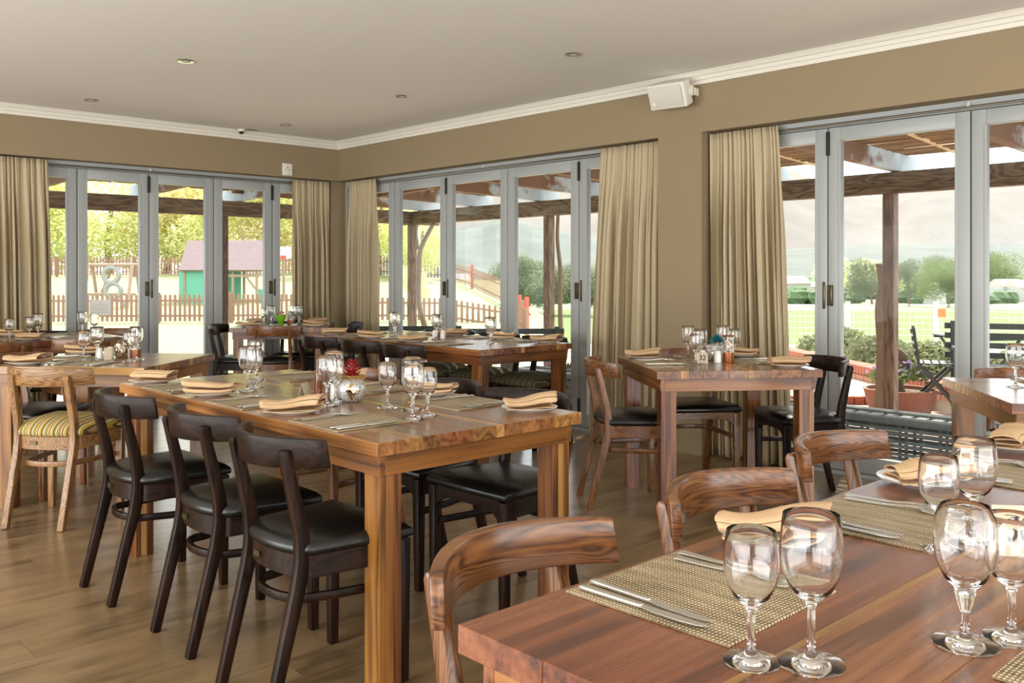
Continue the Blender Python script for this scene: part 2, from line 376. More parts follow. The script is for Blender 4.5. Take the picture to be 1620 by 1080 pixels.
# ---------------------------------------------------------------- the room shell
XW, YW, ZC, ZH = 5.20, 8.16, 2.61, 2.207       # inner faces of right and far wall, ceiling, lintel underside
XD, YD = 5.39, 8.36                            # door planes
fl = struct(MB().box(-2.9, 5.46, -2.9, 8.43, -.16, -.004).build('floor', 'floor_wood', smooth=0)); tag(fl, 'brown wood-look floor of the restaurant', 'floor')
PWD, PLN = .19, 1.32
pk = MB().box(.0006, PLN-.0006, .0006, PWD-.0006, -.004, 0).build('plank', 'floor_wood', fl, smooth=0)
first = True
nrow = 0
yy = -.03
while yy < 8.33:
    xx = -.35 - (nrow*.47 % PLN)
    while xx < 5.40:
        if xx > -1.2 and xx + PLN < 5.44+.001 or (xx < 5.40 and xx+PLN > 5.44):
            if xx + PLN > 5.44:
                w = 5.44 - xx
                MB().box(.0006, w-.0006, .0006, PWD-.0006, -.004, 0).build('plank', 'floor_wood', fl, smooth=0).location = (xx, yy, 0)
            elif first: pk.location = (xx, yy, 0); first = False
            else: child(pk, fl, (xx, yy, 0))
        xx += PLN
    yy += PWD; nrow += 1
ce = struct(MB().box(-2.9, 5.5, -2.9, 8.5, ZC, ZC+.15).build('ceiling', 'ceiling_paint', smooth=0)); tag(ce, 'flat off-white painted ceiling', 'ceiling')
wr = MB().box(XW, 5.5, -2.9, 8.46, ZH, ZC).box(XW, 5.5, 3.637, 4.007, 0, ZH).box(XW+.14, 5.5, 8.24, 8.46, 0, ZH).box(XW, 5.5, -2.9, .12, 0, ZH)
tag(struct(wr.build('wall_right', 'wall_paint', smooth=0)), 'beige right wall with lintel and pier between folding doors', 'wall')
wf = MB().box(-2.9, XW, YW, 8.46, ZH, ZC).box(-2.9, 1.42, YW, 8.46, 0, ZH).box(5.165, XW+.14, YW+.1, 8.46, 0, ZH)
tag(struct(wf.build('wall_far', 'wall_paint', smooth=0)), 'beige far wall above the folding doors', 'wall')
wl = MB().box(-2.9, -2.6, -2.9, 8.46, 2.35, ZC).box(-2.9, -2.6, -2.9, 8.46, 0, .06).box(-2.9, -2.6, -2.9, -1.4, .06, 2.35).box(-2.9, -2.6, 7.4, 8.46, .06, 2.35)  # out of view; opening cut so the added lamp can shine in
tag(struct(wl.build('wall_left', 'wall_paint', smooth=0)), 'beige left wall with a wide opening added for fill light', 'wall')
wb = MB().box(-2.6, XW, -2.9, -2.6, 2.35, ZC).box(-2.6, XW, -2.9, -2.6, 0, .06).box(-2.6, -2.2, -2.9, -2.6, .06, 2.35).box(4.6, XW, -2.9, -2.6, .06, 2.35)  # unseen wall, opened up for the second added lamp
tag(struct(wb.build('wall_back', 'wall_paint', smooth=0)), 'beige back wall with a wide opening added for fill light', 'wall')
prof = [(0,2.53),(.016,2.53),(.024,2.552),(.016,2.5525),(.016,2.5565),(.026,2.557),(.036,2.578),(.028,2.5785),(.028,2.5825),(.040,2.583),(.058,2.604),(.066,2.606),(.066,2.61),(0,2.61)]
a = MB().loft([[(XW-p, y + (-p if y > 0 else 0), z) for p, z in prof] for y in (-2.6, YW)])
tag(struct(a.build('trim_1', 'trim_paint', smooth=0)), 'stepped white cornice along the right wall', 'cornice')
a = MB().loft([[(x + (-p if x > 0 else 0), YW-p, z) for p, z in prof] for x in (-2.6, XW)])
tag(struct(a.build('trim_2', 'trim_paint', smooth=0)), 'stepped white cornice along the far wall', 'cornice')
# door frames (head, jambs, sill)
def door_frame(n, x0, x1, y0, y1, label):
    m = MB()
    if x1 - x0 < y1 - y0:
        m.box(x0, x1, y0, y1, 2.155, ZH).box(x0, x1, y0, y1, 0, .022).box(x0, x1, y0, y0+.03, .022, 2.155).box(x0, x1, y1-.03, y1, .022, 2.155)
    else:
        m.box(x0, x1, y0, y1, 2.155, ZH).box(x0, x1, y0, y1, 0, .022).box(x0, x0+.03, y0, y1, .022, 2.155).box(x1-.03, x1, y0, y1, .022, 2.155)
    tag(struct(m.build('trim_%d' % n, 'frame_metal', smooth=0)), label, 'door frame')
door_frame(3, XD-.05, XD+.06, 4.007, 8.24, 'grey metal frame of the long right folding doors')
door_frame(4, XD-.05, XD+.06, .12, 3.637, 'grey metal frame of the folding doors right of pier')
door_frame(5, 1.42, 5.165, YD-.05, YD+.06, 'grey metal frame of the far folding doors')
DOOR_N = [0]
def leaf(along_y, a0, a1, label, lock=0, tophinge=0, paper=None):
    """one folding leaf from a0 to a1 along the wall; lock: 1 = lock plates on its a0 edge, 2 = on its a1 edge"""
    DOOR_N[0] += 1; w = a1 - a0
    o = bpy.data.objects.new('door_%d' % DOOR_N[0], None); COL.objects.link(o); struct(o); tag(o, label, 'door')
    if along_y: o.location = (XD, a0, 0); o.rotation_euler = (0, 0, R(90)); inn = 1
    else: o.location = (a0, YD, 0); inn = -1
    g, st, t = .004, .078, .026
    z0, z1, rt, rb = .025, 2.152, .085, .10
    for x in (g, w-g-st):
        s = MB().box(x, x+st, -t, t, z0, z1).build('stile', 'frame_metal', o, bevel=.003)
        bx = (x+st-.012, x+st+.004) if x < .1 else (x-.004, x+.012)
        MB().box(bx[0], bx[1], inn*(t-.012), inn*(t+.003), z0+rb, z1-rt).build('bead', 'frame_metal', s, bevel=.002)
    MB().box(g+st, w-g-st, -t+.001, t-.001, z1-rt, z1).build('top_rail', 'frame_metal', o, bevel=.003)
    MB().box(g+st, w-g-st, -t+.001, t-.001, z0, z0+rb).build('bottom_rail', 'frame_metal', o, bevel=.003)
    MB().box(g+st-.004, w-g-st+.004, -.003, .003, z0+rb-.004, z1-rt+.004).build('pane', 'window_glass', o, smooth=0)
    MB().box(w-g, w+g, -.012, .012, z0, z1).build('seal', 'rubber', o, smooth=0)
    if lock:
        x = .02 if lock == 1 else w-.02
        y = inn*(t+.007)
        hd = MB().box(x-.017, x+.017, min(inn*t, inn*(t+.016)), max(inn*t, inn*(t+.016)), 1.04, 1.17).build('hinge_plate', 'bronze', o, bevel=.003)
        MB().tube([(x, inn*(t+.02), 1.04), (x, inn*(t+.02), 1.17)], .006, 8).build('hinge_pin', 'dark_steel', hd)
        xk = x-.045 if lock == 1 else x+.045
        MB().box(xk-.009, xk+.009, min(inn*t, inn*(t+.004)), max(inn*t, inn*(t+.004)), 1.02, 1.19).build('keeper_plate', 'bronze', hd, bevel=.001)
        for zz in (1.055, 1.155):
            MB().lathe([(.004,0),(.004,.003),(.001,.004)], 8).xf(Matrix.Translation((x, inn*(t+.016), zz)) @ Matrix.Rotation(R(-90*inn), 4, 'X')).build('screw', 'dark_steel', hd)
    if tophinge:
        x = w - .004 if tophinge == 2 else .004
        for zz in (1.98, .10):
            MB().box(x-.011, x+.011, min(inn*t*.5, inn*(t+.012)), max(inn*t*.5, inn*(t+.012)), zz, zz+.15).build('hinge', 'rubber', o, bevel=.003)
    return o
# right wall, long doors (five leaves) and the doors right of the pier
ya = [4.09, 4.92, 5.755, 6.59, 7.41, 8.21]
rl = ['right folding door leaf partly hidden by the pier curtain', 'right folding door leaf just left of the pier curtain', 'third folding door leaf of the long right doors',
      'second folding door leaf of the long right doors', 'folding door leaf beside the corner curtain on right wall']
for i in range(5):
    leaf(True, ya[i], ya[i+1], rl[i], lock=(0,1,0,1,0)[i], tophinge=(2,0,2,0,0)[i])
for i in (0, 2):  # strike plates on the neighbouring stiles
    pass
yb = [.25, 1.10, 1.953, 2.806, 3.60]
for i, lb in enumerate(['near folding door leaf right of the pier, mostly outside the view', 'rightmost folding door leaf behind the right table', 'wide middle folding door leaf right of the pier', 'folding door leaf beside the pier curtain']):
    leaf(True, yb[i], yb[i+1], lb, lock=(0,0,2,0)[i], tophinge=(0,0,2,0)[i])
xb = [1.43, 2.05, 2.672, 3.295, 3.915, 4.535, 5.15]
for i, lb in enumerate(['far folding door leaf hidden behind the left curtain', 'far folding door leaf beside the left curtain', 'far folding door leaf with paper notice on glass', 'middle far folding door leaf facing the lawn', 'far folding door leaf showing the playhouse', 'far folding door leaf beside the corner curtain']):
    d = leaf(False, xb[i], xb[i+1], lb, lock=(0,0,2,0,2,0)[i], tophinge=(0,0,2,0,2,0)[i])
    if i == 2:
        nt = MB().box(2.783, 2.962, YD-.006, YD-.0035, .872, 1.012).build('paper_notice', 'paper', smooth=0)
        tag(nt, 'white printed paper notice stuck on the far door glass', 'notice')
        m = MB()
        for zz, x0, x1 in ((.985,2.86,2.885),(.968,2.82,2.925),(.953,2.80,2.95),(.935,2.80,2.945),(.918,2.80,2.93),(.90,2.80,2.945)):
            k = x0
            while k < x1:
                l = random.uniform(.006,.016); m.box(k, min(k+l, x1), YD-.0066, YD-.006, zz-.002, zz+.002); k += l+.003
        m.build('printed_text', 'faint_ink', nt, smooth=0)
# ---------------------------------------------------------------- curtain rods and curtains
def rod(name, p0, p1, label, inward):
    o = thing(name, label, 'curtain rod')
    MB().tube([p0, p1], .008, 10).build('rod', 'rod_steel', o)
    a, b = Vector(p0), Vector(p1); d = (b-a).normalized(); iv = Vector(inward)
    for k in (.0, 1.0):
        p = a.lerp(b, k); MB().tube([p - d*.012, p + d*.012], .014, 12).build('end_cap', 'chrome', o)
    p = a.lerp(b, .5)
    MB().bar(p, p - iv*.015 + Vector((0,0,.03)), .014, .014).build('bracket', 'plastic_white', o)
    return o
rod('curtain_rod', (5.318, 4.05, 2.165), (5.318, 8.0, 2.165), 'thin dark curtain rod over the long right doors', (-1,0,0))
rod('curtain_rod', (5.318, .3, 2.165), (5.318, 3.6, 2.165), 'thin dark curtain rod over the doors right of pier', (-1,0,0))
rod('curtain_rod', (1.46, 8.285, 2.165), (5.12, 8.285, 2.165), 'thin dark curtain rod over the far doors', (0,-1,0))
def curtain(label, axis, fixed, t0, t1, b0, b1, folds, seed, inn):
    """hung from t0..t1 at the top, b0..b1 at the hem, along axis (0 = x, 1 = y) at 'fixed'; inn = direction into the room"""
    rnd = random.Random(seed)
    ph = [rnd.uniform(-.5, .5) for _ in range(folds+2)]; am = [rnd.uniform(.7, 1.15) for _ in range(folds+2)]
    def fn(s, t):
        z = 2.196 - t*(2.196-.012 - .012*math.sin(s*folds*2.2+seed))
        k = min(1, max(0, (t-.03)/.35)); k = k*k*(3-2*k)
        ff = (s + .35/folds*math.sin(s*17+seed) + .25/folds*math.sin(s*41+2*seed))*folds; ff = max(0, min(folds, ff)); i = int(min(folds-1, ff)); fr = ff - i
        def lrp(A): return A[i]*(1-fr)+A[i+1]*fr
        amp = (.013 + .030*k)*lrp(am)
        drift = k*lrp(ph)*1.3 + .4*k*math.sin(t*3+seed+s*9)
        off = amp*math.sin(2*math.pi*ff + drift) + (1-k)*.006*math.sin(2*math.pi*ff*2.0+1) + .010*k*math.sin(2*math.pi*ff*.5+seed)
        if abs(t-.052) < .012: off *= .55
        off = max(-.058, min(.062, off))
        kk = t**.8
        u = (t0 + (t1-t0)*s)*(1-kk) + (b0 + (b1-b0)*s)*kk + .012*k*math.sin(4*math.pi*ff + 1.0)*.5
        p = [0, 0, z]; p[axis] = u; p[1-axis] = fixed + inn*off
        return p
    m = MB().grid(fn, folds*14, 30)
    o = m.build('curtain', 'curtain_cloth', smooth=80)
    tag(o, label, 'curtain', 'floor-length beige curtains at the folding doors')
    sd = o.modifiers.new('cloth', 'SOLIDIFY'); sd.thickness = .003
    return o
curtain('beige curtain gathered on the right side of the pier', 1, 5.275, 3.62, 3.10, 3.60, 3.00, 13, 3, -1)
curtain('beige curtain gathered on the left side of the pier', 1, 5.275, 4.60, 4.025, 4.72, 4.035, 13, 5, -1)
curtain('beige curtain on right wall next to the room corner', 1, 5.275, 8.06, 7.60, 8.06, 7.58, 9, 8, -1)
curtain('beige curtain on far wall next to the room corner', 0, 8.235, 5.13, 4.70, 5.14, 4.71, 9, 11, -1)
curtain('beige curtain at the left edge of the far doors', 0, 8.235, 1.50, 2.41, 1.50, 2.45, 20, 14, -1)
# ---------------------------------------------------------------- ceiling and wall fittings
def downlight(x, y, label):
    o = thing('downlight', label, 'downlight', (x, y, ZC), 0, 'recessed ceiling downlights')
    MB().lathe([(.030,-.001),(.030,-.006),(.050,-.007),(.054,-.003),(.054,0),(.030,0)], 28, closed=True).build('ring', 'chrome', o)
    MB().lathe([(.0295,-.0012),(.022,-.0042),(.001,-.0045)], 20).build('lamp_face', 'plastic_white', o)
for x, y, l in ((2.492,5.706,'round recessed downlight near the upper left of the ceiling'), (4.182,3.882,'round recessed downlight nearest the wall speaker'), (4.20,5.70,'round recessed downlight in the middle of the ceiling'),
                (2.51,7.50,'round recessed downlight over the far left table'), (4.226,7.52,'round recessed downlight nearest the room corner')):
    downlight(x, y, l)
cr = thing('security_camera', 'small dark dome camera on the far cornice', 'camera', (4.06, 8.055, ZC))
MB().lathe([(.030,0),(.034,-.012),(.03,-.02),(.02,-.024),(.001,-.025)], 20).build('mount', 'plastic_white', cr)
MB().lathe([(.024,-.022),(.022,-.034),(.014,-.043),(.001,-.046)], 18).build('dome', 'black_plastic', cr)
hv = thing('ceiling_hole', 'small ragged dark hole in the ceiling near the far cornice', 'hole', (4.155, 8.02, ZC))
MB().prism([(-.075,-.014),(-.03,-.022),(.03,-.02),(.062,-.004),(.03,.016),(-.02,.018),(-.07,.012),(-.05,0)], -.0015, -.0005).build('opening', 'ink', hv, smooth=0)
MB().prism([(-.085,-.02),(-.03,-.028),(.035,-.026),(.075,-.004),(.035,.022),(-.02,.024),(-.08,.018),(-.062,0)], -.0008, -.0002).build('frayed_edge', 'card', hv, smooth=0)
so = thing('power_socket', 'white three-pin power socket high on the far wall', 'socket', (4.60, YW-.0001, 2.28))
MB().box(-.055,.055,-.012,0,-.06,.06).build('plate', 'plastic_white', so, bevel=.004)
MB().box(-.045,.045,-.0135,-.012,-.052,-.026).build('cover_strip', 'trim_paint', so, bevel=.001)
for x, z, r in ((0,.02,.006),(-.014,-.004,.005),(.014,-.004,.005)):
    MB().lathe([(r,0),(r,.0012),(.0005,.0013)], 10).xf(Matrix.Translation((x,-.0121,z)) @ Matrix.Rotation(R(90),4,'X')).build('pin_hole', 'ink', so)
# loudspeaker on the pier wall, tilted down towards the room
sp = thing('wall_speaker', 'white tilted loudspeaker bracketed above the pier', 'speaker', (XW-.115, 3.80, 2.475), R(8))
T = Matrix.Rotation(R(-22), 4, 'Y')
pl = [(-.085,-.135),(-.085,.135),(-.065,.142),(.02,.135),(.075,.085),(.075,-.085),(.02,-.135),(-.065,-.142)]
MB().prism(pl, -.085, .085).xf(T).build('cabinet', 'plastic_white', sp, bevel=.008, seg=3)
MB().grid(lambda u, v: (-.0865-.012*math.sin(math.pi*v), -.122+.244*u, -.075+.15*v), 8, 8).xf(T).build('grille', 'speaker_grille', sp)
MB().box(-.0985,-.0960,.085,.108,-.052,-.03).xf(T).build('badge', 'plastic_white', sp)
for s in (-1, 1):
    MB().lathe([(.036,0),(.036,.012),(.028,.018),(.001,.019)], 24).xf(T @ Matrix.Translation((.02,s*.134,0)) @ Matrix.Rotation(R(-90*s),4,'X')).build('knob', 'plastic_white', sp)
MB().sweep([(.02,-.162,0),(.075,-.162,.0),(.108,-.12,0),(.108,.12,0),(.075,.162,0),(.02,.162,0)], .05, .006, (0,0,1)).build('bracket', 'plastic_white', sp)
# ---------------------------------------------------------------- tables
ZT = .755
def table(label, cx, cy, ang, lx, ly, nb, seed, red=False, group='solid wood dining tables'):
    rnd = random.Random(seed)
    o = thing('dining_table', label, 'table', (cx, cy, 0), R(ang), group)
    ws = [('d',.11),('m',.16),('d',.08),('s',.035),('d',.10),('m',.13),('d',.07),('s',.045),('d',.12)]
    if seed in (1, 2): ws = [('m',.13)] + ws[1:-1] + [('m',.12)]
    if nb == 6: ws = [('m',.15),('m',.17),('s',.012),('m',.15),('m',.16),('s',.008),('m',.14)]
    if seed % 2 == 0: ws = ws[::-1]
    elif seed > 4: ws = ws[4:] + ws[:4]
    tot = sum(k for _, k in ws); y = -ly/2
    for t_, k in ws:
        w = k/tot*ly
        mt = {'d': 'dark_board_wood_x', 's': 'sap_wood_x', 'm': 'red_table_wood_x' if red else 'board_wood_x'}[t_]
        MB().box(-lx/2, lx/2, y+.0002, y+w-.0002, ZT-.040, ZT).build('board', mt, o, bevel=.0012, seg=1)
        y += w
    i, t, za, zb = .025, .022, ZT-.040, ZT-.104
    pre = 'red_table_wood_' if red else 'table_wood_'
    for s in (-1, 1):
        y0, y1 = sorted((s*(ly/2-i), s*(ly/2-i-t)))
        MB().box(-lx/2+i, lx/2-i, y0, y1, zb, za).build('apron', pre+'x', o, bevel=.001, seg=1)
        x0, x1 = sorted((s*(lx/2-i-.0002), s*(lx/2-i-t)))
        MB().box(x0, x1, -ly/2+i+t, ly/2-i-t, zb, za).build('apron', pre+'y', o, bevel=.001, seg=1)
    lw = .078
    for sx in (-1, 1):
        for sy in (-1, 1):
            xc, yc = sx*(lx/2-i-.006-lw/2), sy*(ly/2-i-.006-lw/2)
            L = MB().box(xc-lw/2, xc+lw/2, yc-lw/2, yc-lw*.12, 0, zb+.001).build('leg', pre+'z', o, bevel=.001, seg=1)
            MB().box(xc-lw/2, xc+lw/2, yc-lw*.12, yc+lw*.2, 0, zb+.001).build('leg_strip', 'sap_wood_z' if rnd.random() < .35 and not red else pre+'z', L, bevel=.001, seg=1)
            MB().box(xc-lw/2, xc+lw/2, yc+lw*.2, yc+lw/2, 0, zb+.001).build('leg_strip', pre+'z', L, bevel=.001, seg=1)
    return o
table('long wooden table in the centre with three dark chairs on left', 1.937, 3.15, 90, 1.98, .865, 7, 1)
table('long wooden table by the right doors under the striped chairs', 4.255, 5.36, 90, 2.0, .87, 7, 2)
table('square wooden table with number 32 card before the pier', 4.223, 2.883, 53.1, .86, .86, 7, 3, True)
table('foreground wooden table at lower right with number 36 card', 1.91, .535, 0, 2.20, .87, 6, 4, True)
table('square wooden table in front of the oak chair with striped seat', 1.882, 5.323, 131, .86, .86, 7, 5)
table('square wooden table with green glass vase by the room corner', 4.338, 7.739, 53.1, .86, .86, 7, 6)
table('wooden table at far left behind the striped-seat table', 1.66, 7.55, 0, 2.0, .80, 6, 8)
table('square wooden table cut by the right edge, by the doors', 4.309, 1.116, -53.1, .87, .88, 6, 9)
# ---------------------------------------------------------------- chairs
def seat_outline(k=0.0, n=9):
    """rounded trapezoid, sharp at the front, bent round at the back; k = outward offset"""
    pts = [(.222+k, -.218-k), (.230+k, 0), (.222+k, .218+k)]
    side = [(.10, .206+k), (.0, .190+k)]
    pts += side
    for i in range(n+1):
        a = R(18 + 144*i/n)      # back arc
        pts.append((-.062 - (.088+k)*math.sin(a)**.9, (.182+k)*math.cos(a)/math.cos(R(18))*.99))
    pts += [(x, -y) for x, y in side[::-1]]
    return pts
def make_chair(wood_p, seat_mat, puffy):
    o = thing('dining_chair', 'x', 'chair')
    Wd = lambda a: wood_p + '_' + a
    for s in (-1, 1):
        p = [(-.215, s*.148, 0), (-.170, s*.149, .18), (-.128, s*.150, .345), (-.119, s*.150, .39), (-.114, s*.151, .43), (-.116, s*.151, .48), (-.123, s*.151, .53), (-.148, s*.150, .64), (-.171, s*.149, .735), (-.170, s*.149, .745)]
        n = len(p); hw = [.029,.034,.039,.041,.042,.041,.039,.033,.030,.018]
        lg = MB().sweep(p, .031, hw, (0, 1, 0)).build('rear_leg', Wd('z'), o, bevel=.004)
        for z in (.722, .70):
            xx = -.1855 + (.735-z)*.22
            MB().lathe([(.0035,0),(.0035,.0015),(.001,.002)], 8).xf(Matrix.Translation((xx+.0015, s*.147, z)) @ Matrix.Rotation(R(-90),4,'Y')).build('screw', 'bronze', lg)
        f = [(.205, s*.197, 0), (.205, s*.196, .2), (.205, s*.195, .436)]
        MB().sweep(f, [.029,.033,.038], [.029,.033,.038], (0, 1, 0)).build('front_leg', Wd('z'), o, bevel=.003)
    # curved top rail
    N_ = 18; rings = []
    for i in range(N_+1):
        u = -1 + 2*i/N_; y = .236*u; x = -.203 + .124*abs(u)**2.0
        dx = .124*2.0*abs(u)*(1 if u > 0 else -1)/.236; nrm = Vector((1, -dx)).normalized()
        th = .023; e = .006 if abs(u) > .99 else 0
        zt, zb = .776 - e*.3 + .003*(1-u*u), .690 + .004*u*u
        lean = .012
        yb = y*1.025
        rings.append([(x-lean, y, zt), (x-lean+nrm.x*th, y+nrm.y*th, zt-.001), (x+nrm.x*th, yb+nrm.y*th, zb), (x, yb, zb)])
    MB().loft(rings).build('back_rail', Wd('y'), o, bevel=.004)
    # bent seat frame
    out = seat_outline(-.004); inn = seat_outline(-.026)
    U = range(3, len(out)); za, zb = .374, .440
    rings = [[(out[i][0], out[i][1], za), (out[i][0], out[i][1], zb), (inn[i][0], inn[i][1], zb), (inn[i][0], inn[i][1], za)] for i in [2]+list(U)+[0]]
    fr = MB().loft(rings).build('seat_frame', Wd('x'), o, bevel=.002, seg=1)
    MB().box(-.1525, -.151, .03, .065, .400, .418).build('maker_badge', 'bronze', fr)
    # arched front rail
    poly = [(-.180,.44), (.180,.44), (.180,.362), (.165,.372), (.14,.392), (.11,.400), (-.11,.400), (-.14,.392), (-.165,.372), (-.180,.362)]
    MB().prism(poly, .195, .216).xf(Matrix(((0,0,1,0),(1,0,0,0),(0,1,0,0),(0,0,0,1)))).build('front_rail', Wd('y'), o, bevel=.0015, seg=1)
    # bent hoop stretcher
    hp = [(.196, .178, .300), (.10, .164, .300), (.0, .148, .302), (-.05, .134, .303)]
    for i in range(9):
        a = R(10 + 160*i/8); hp.append((-.075 - .062*math.sin(a), .128*math.cos(a), .304))
    hp += [(x, -y, z) for x, y, z in hp[:4][::-1]]
    MB().sweep(hp, .026, .015, (0, 0, 1)).build('stretcher', Wd('x'), o, bevel=.003)
    # upholstered pad
    base = seat_outline(0); cx = .045
    if puffy: lv = [(.440,.97),(.446,1.03),(.462,1.05),(.480,1.01),(.498,.90),(.512,.74),(.522,.52),(.527,.25)]
    else: lv = [(.440,.97),(.444,1.015),(.455,1.03),(.468,1.01),(.480,.93),(.489,.78),(.495,.52),(.497,.25)]
    rings = []
    for z, k in lv:
        rings.append([(cx+(x-cx)*k, y*k, z + (.004*(1-k))) for x, y in base])
    pad = MB().loft(rings)
    pd = pad.build('seat_pad', seat_mat, o, smooth=70)
    pp = [(cx+(x-cx)*1.03, y*1.03, .452) for x, y in base]
    return o
PROTO = {'dark': make_chair('dark_chair_wood', 'black_vinyl', False), 'oak': make_chair('oak_chair_wood', 'black_vinyl', False),
         'stripe': make_chair('light_oak_chair_wood', 'stripe_fabric', True), 'olive': make_chair('dark_chair_wood', 'olive_stripe_fabric', True)}
def chair(kind, x, y, ang, label, group): return place(PROTO[kind], (x, y, 0), R(ang), label, 'chair', group)
g1 = 'dark chairs on the left of the centre table'
chair('dark', 1.458, 2.45, 0, 'dark chair with black seat nearest the camera at centre table', g1)
chair('dark', 1.476, 2.995, -1, 'middle of three dark chairs on left of centre table', g1)
chair('dark', 1.455, 3.645, 0, 'dark chair with black seat at far left end of centre table', g1)
g2 = 'chairs on the far side of the centre table'
chair('dark', 2.385, 2.55, 180, 'dark chair with black seat at near right of centre table', g2)
chair('dark', 2.385, 3.05, 181, 'middle dark chair on far side of centre table', g2)
chair('oak', 2.385, 3.66, 180, 'oak chair behind the pine cone at centre table', g2)
g3 = 'dark chairs on the near side of the long right table'
chair('dark', 3.72, 4.91, 0, 'dark chair at long right table, nearest of its near row', g3)
chair('dark', 3.72, 5.42, 0, 'middle dark chair on near side of long right table', g3)
chair('dark', 3.72, 5.95, 0, 'dark chair at long right table, farthest of its near row', g3)
g4 = 'striped-cushion chairs by the right doors'
chair('olive', 4.69, 4.73, 180, 'dark chair with olive striped cushion nearest the table end leg', g4)
chair('olive', 4.69, 5.22, 180, 'middle dark chair with olive striped cushion by the doors', g4)
chair('olive', 4.69, 5.75, 180, 'farthest dark chair with olive striped cushion by the doors', g4)
g5 = 'chairs around table 32'
chair('oak', 3.856, 3.21, -37, 'oak chair with black seat on the left of table 32', g5)
chair('oak', 4.54, 3.24, -127, 'oak chair with black seat behind table 32', g5)
chair('dark', 4.65, 2.55, 143, 'dark chair with black seat on the right of table 32', g5)
g6 = 'oak chairs along the foreground table'
chair('oak', 1.11, 1.035, -86, 'oak chair pulled up to foreground table, nearest the camera', g6)
chair('oak', 1.752, 1.045, -91, 'middle oak chair along the foreground table', g6)
chair('oak', 2.434, 1.128, -91, 'oak chair at foreground table, farthest of the row', g6)
g7 = 'chairs around the left square table'
chair('stripe', 1.505, 4.93, 38, 'light oak chair with yellow striped cushion at left table', g7)
chair('oak', 1.567, 5.685, -49, 'oak chair with black seat behind the striped-cushion chair', g7)
g8 = 'chairs at the far left table'
chair('oak', 2.29, 7.03, 90, 'oak chair on near side of far left table, right one', g8)
chair('oak', 1.70, 7.05, 90, 'oak chair on near side of far left table at image edge', g8)
chair('dark', 2.23, 7.82, -90, 'dark chair behind the far left table by the curtain', g8)
chair('oak', 2.76, 7.80, -92, 'oak chair standing at the far right corner of far left table', g8)
g9 = 'chairs around the corner table'
chair('dark', 3.86, 7.83, -37, 'dark chair on the left of the corner table by glass doors', g9)
chair('oak', 4.07, 7.43, 53, 'oak chair on the near side of the corner table', g9)
chair('dark', 4.52, 7.84, -127, 'dark chair behind the corner table against the curtain', g9)
chair('dark', 4.76, 7.42, 143, 'dark chair on the right of the corner table', g9)
chair('oak', 4.76, 1.45, -143, 'oak chair behind the table at the right edge', 'chair at the right edge table')
# ---------------------------------------------------------------- tableware prototypes
def make_plate():
    o = MB().lathe([(.001,.0015),(.052,.0015),(.056,0),(.060,0),(.064,.003),(.088,.010),(.0995,.015),(.1005,.0165),(.098,.017),(.086,.0125),(.064,.006),(.03,.005),(.001,.005)], 40).build('side_plate', 'porcelain')
    return o
def make_napkin(v):
    rnd = random.Random(v)
    # folded cloth: layered loop section, drawn out along its length, fanned at one end
    sec = [(-.045,.002),(-.02,.0015),(.02,.002),(.044,.004),(.049,.009),(.043,.0135),(.015,.0125),(-.02,.012),(-.040,.014),(-.044,.019),(-.036,.0235),(-.01,.023),(.022,.022),(.036,.0205),(.040,.0255),(.030,.031),(.005,.0335),(-.022,.031),(-.034,.027)]
    nl = 16; rings = []
    def fn(u, t):
        t_ = t*(len(sec)-1); i = min(int(t_), len(sec)-2); f = t_-i
        a = sec[i][0]*(1-f)+sec[i+1][0]*f; z = sec[i][1]*(1-f)+sec[i+1][1]*f
        s = -1 + 2*u; z = z*1.25
        fan = 1 + .28*max(0, s)**1.5 - .12*max(0, -s)
        zz = z*(1 + .25*max(0, s) + .12*math.sin(3*s+v)) + .010*max(0, abs(s)-.45)**1.3*(1 if v % 2 else .6) + .0055
        y = a*fan + .012*math.sin(2.2*s+v) + .010*s*s*(1 if v == 2 else -1)
        x = .088*s + .018*(z/.03)*(s*.6) + .012*math.sin(a*40+v)*abs(s)
        return (x, y, zz)
    o = MB().grid(fn, nl, 54).build('napkin', 'napkin_cloth', smooth=60)
    sd = o.modifiers.new('cloth', 'SOLIDIFY'); sd.thickness = .0016
    return o
def make_fork():
    m = MB()
    p = [(-.10,0,.0035),(-.06,0,.003),(-.02,0,.0035),(.02,0,.007),(.04,0,.0075),(.052,0,.006)]
    m.sweep(smoothpath(p, 3), [.013,.012,.011,.010,.009,.008,.007,.0065,.006,.006,.006,.006,.008,.012,.018,.021][:16], .0022, (0,1,0))
    for k in range(4):
        y = (-1.5+k)*.0058
        m.sweep([(.050,y,.006),(.066,y,.0035),(.082,y,.003),(.096,y,.0055)], [.0036,.0034,.003,.0018], .0018, (0,1,0))
    m.xf(Matrix.Diagonal((1.06, 1.3, 1.15, 1)))
    return m.build('fork', 'cutlery_steel', smooth=50)
def make_knife():
    o = thing('table_knife', 'x', 'knife')
    MB().sweep(smoothpath([(-.112,0,.004),(-.06,0,.004),(-.01,0,.004),(.004,0,.004)], 3), [.013,.0135,.0135,.013,.0125,.012,.0115,.011,.0105,.010], .0055, (0,1,0)).build('handle', 'cutlery_steel', o, bevel=.0015)
    MB().prism([(0,-.005),(.03,-.009),(.075,-.0095),(.10,-.006),(.113,.002),(.108,.006),(.06,.0065),(0,.005)], .0032, .0048).build('blade', 'cutlery_steel', o)
    return o
def make_mat():
    return MB().box(-.1425,.1425,-.148,.148,.0002,.003).build('placemat', 'woven_mat', smooth=0)
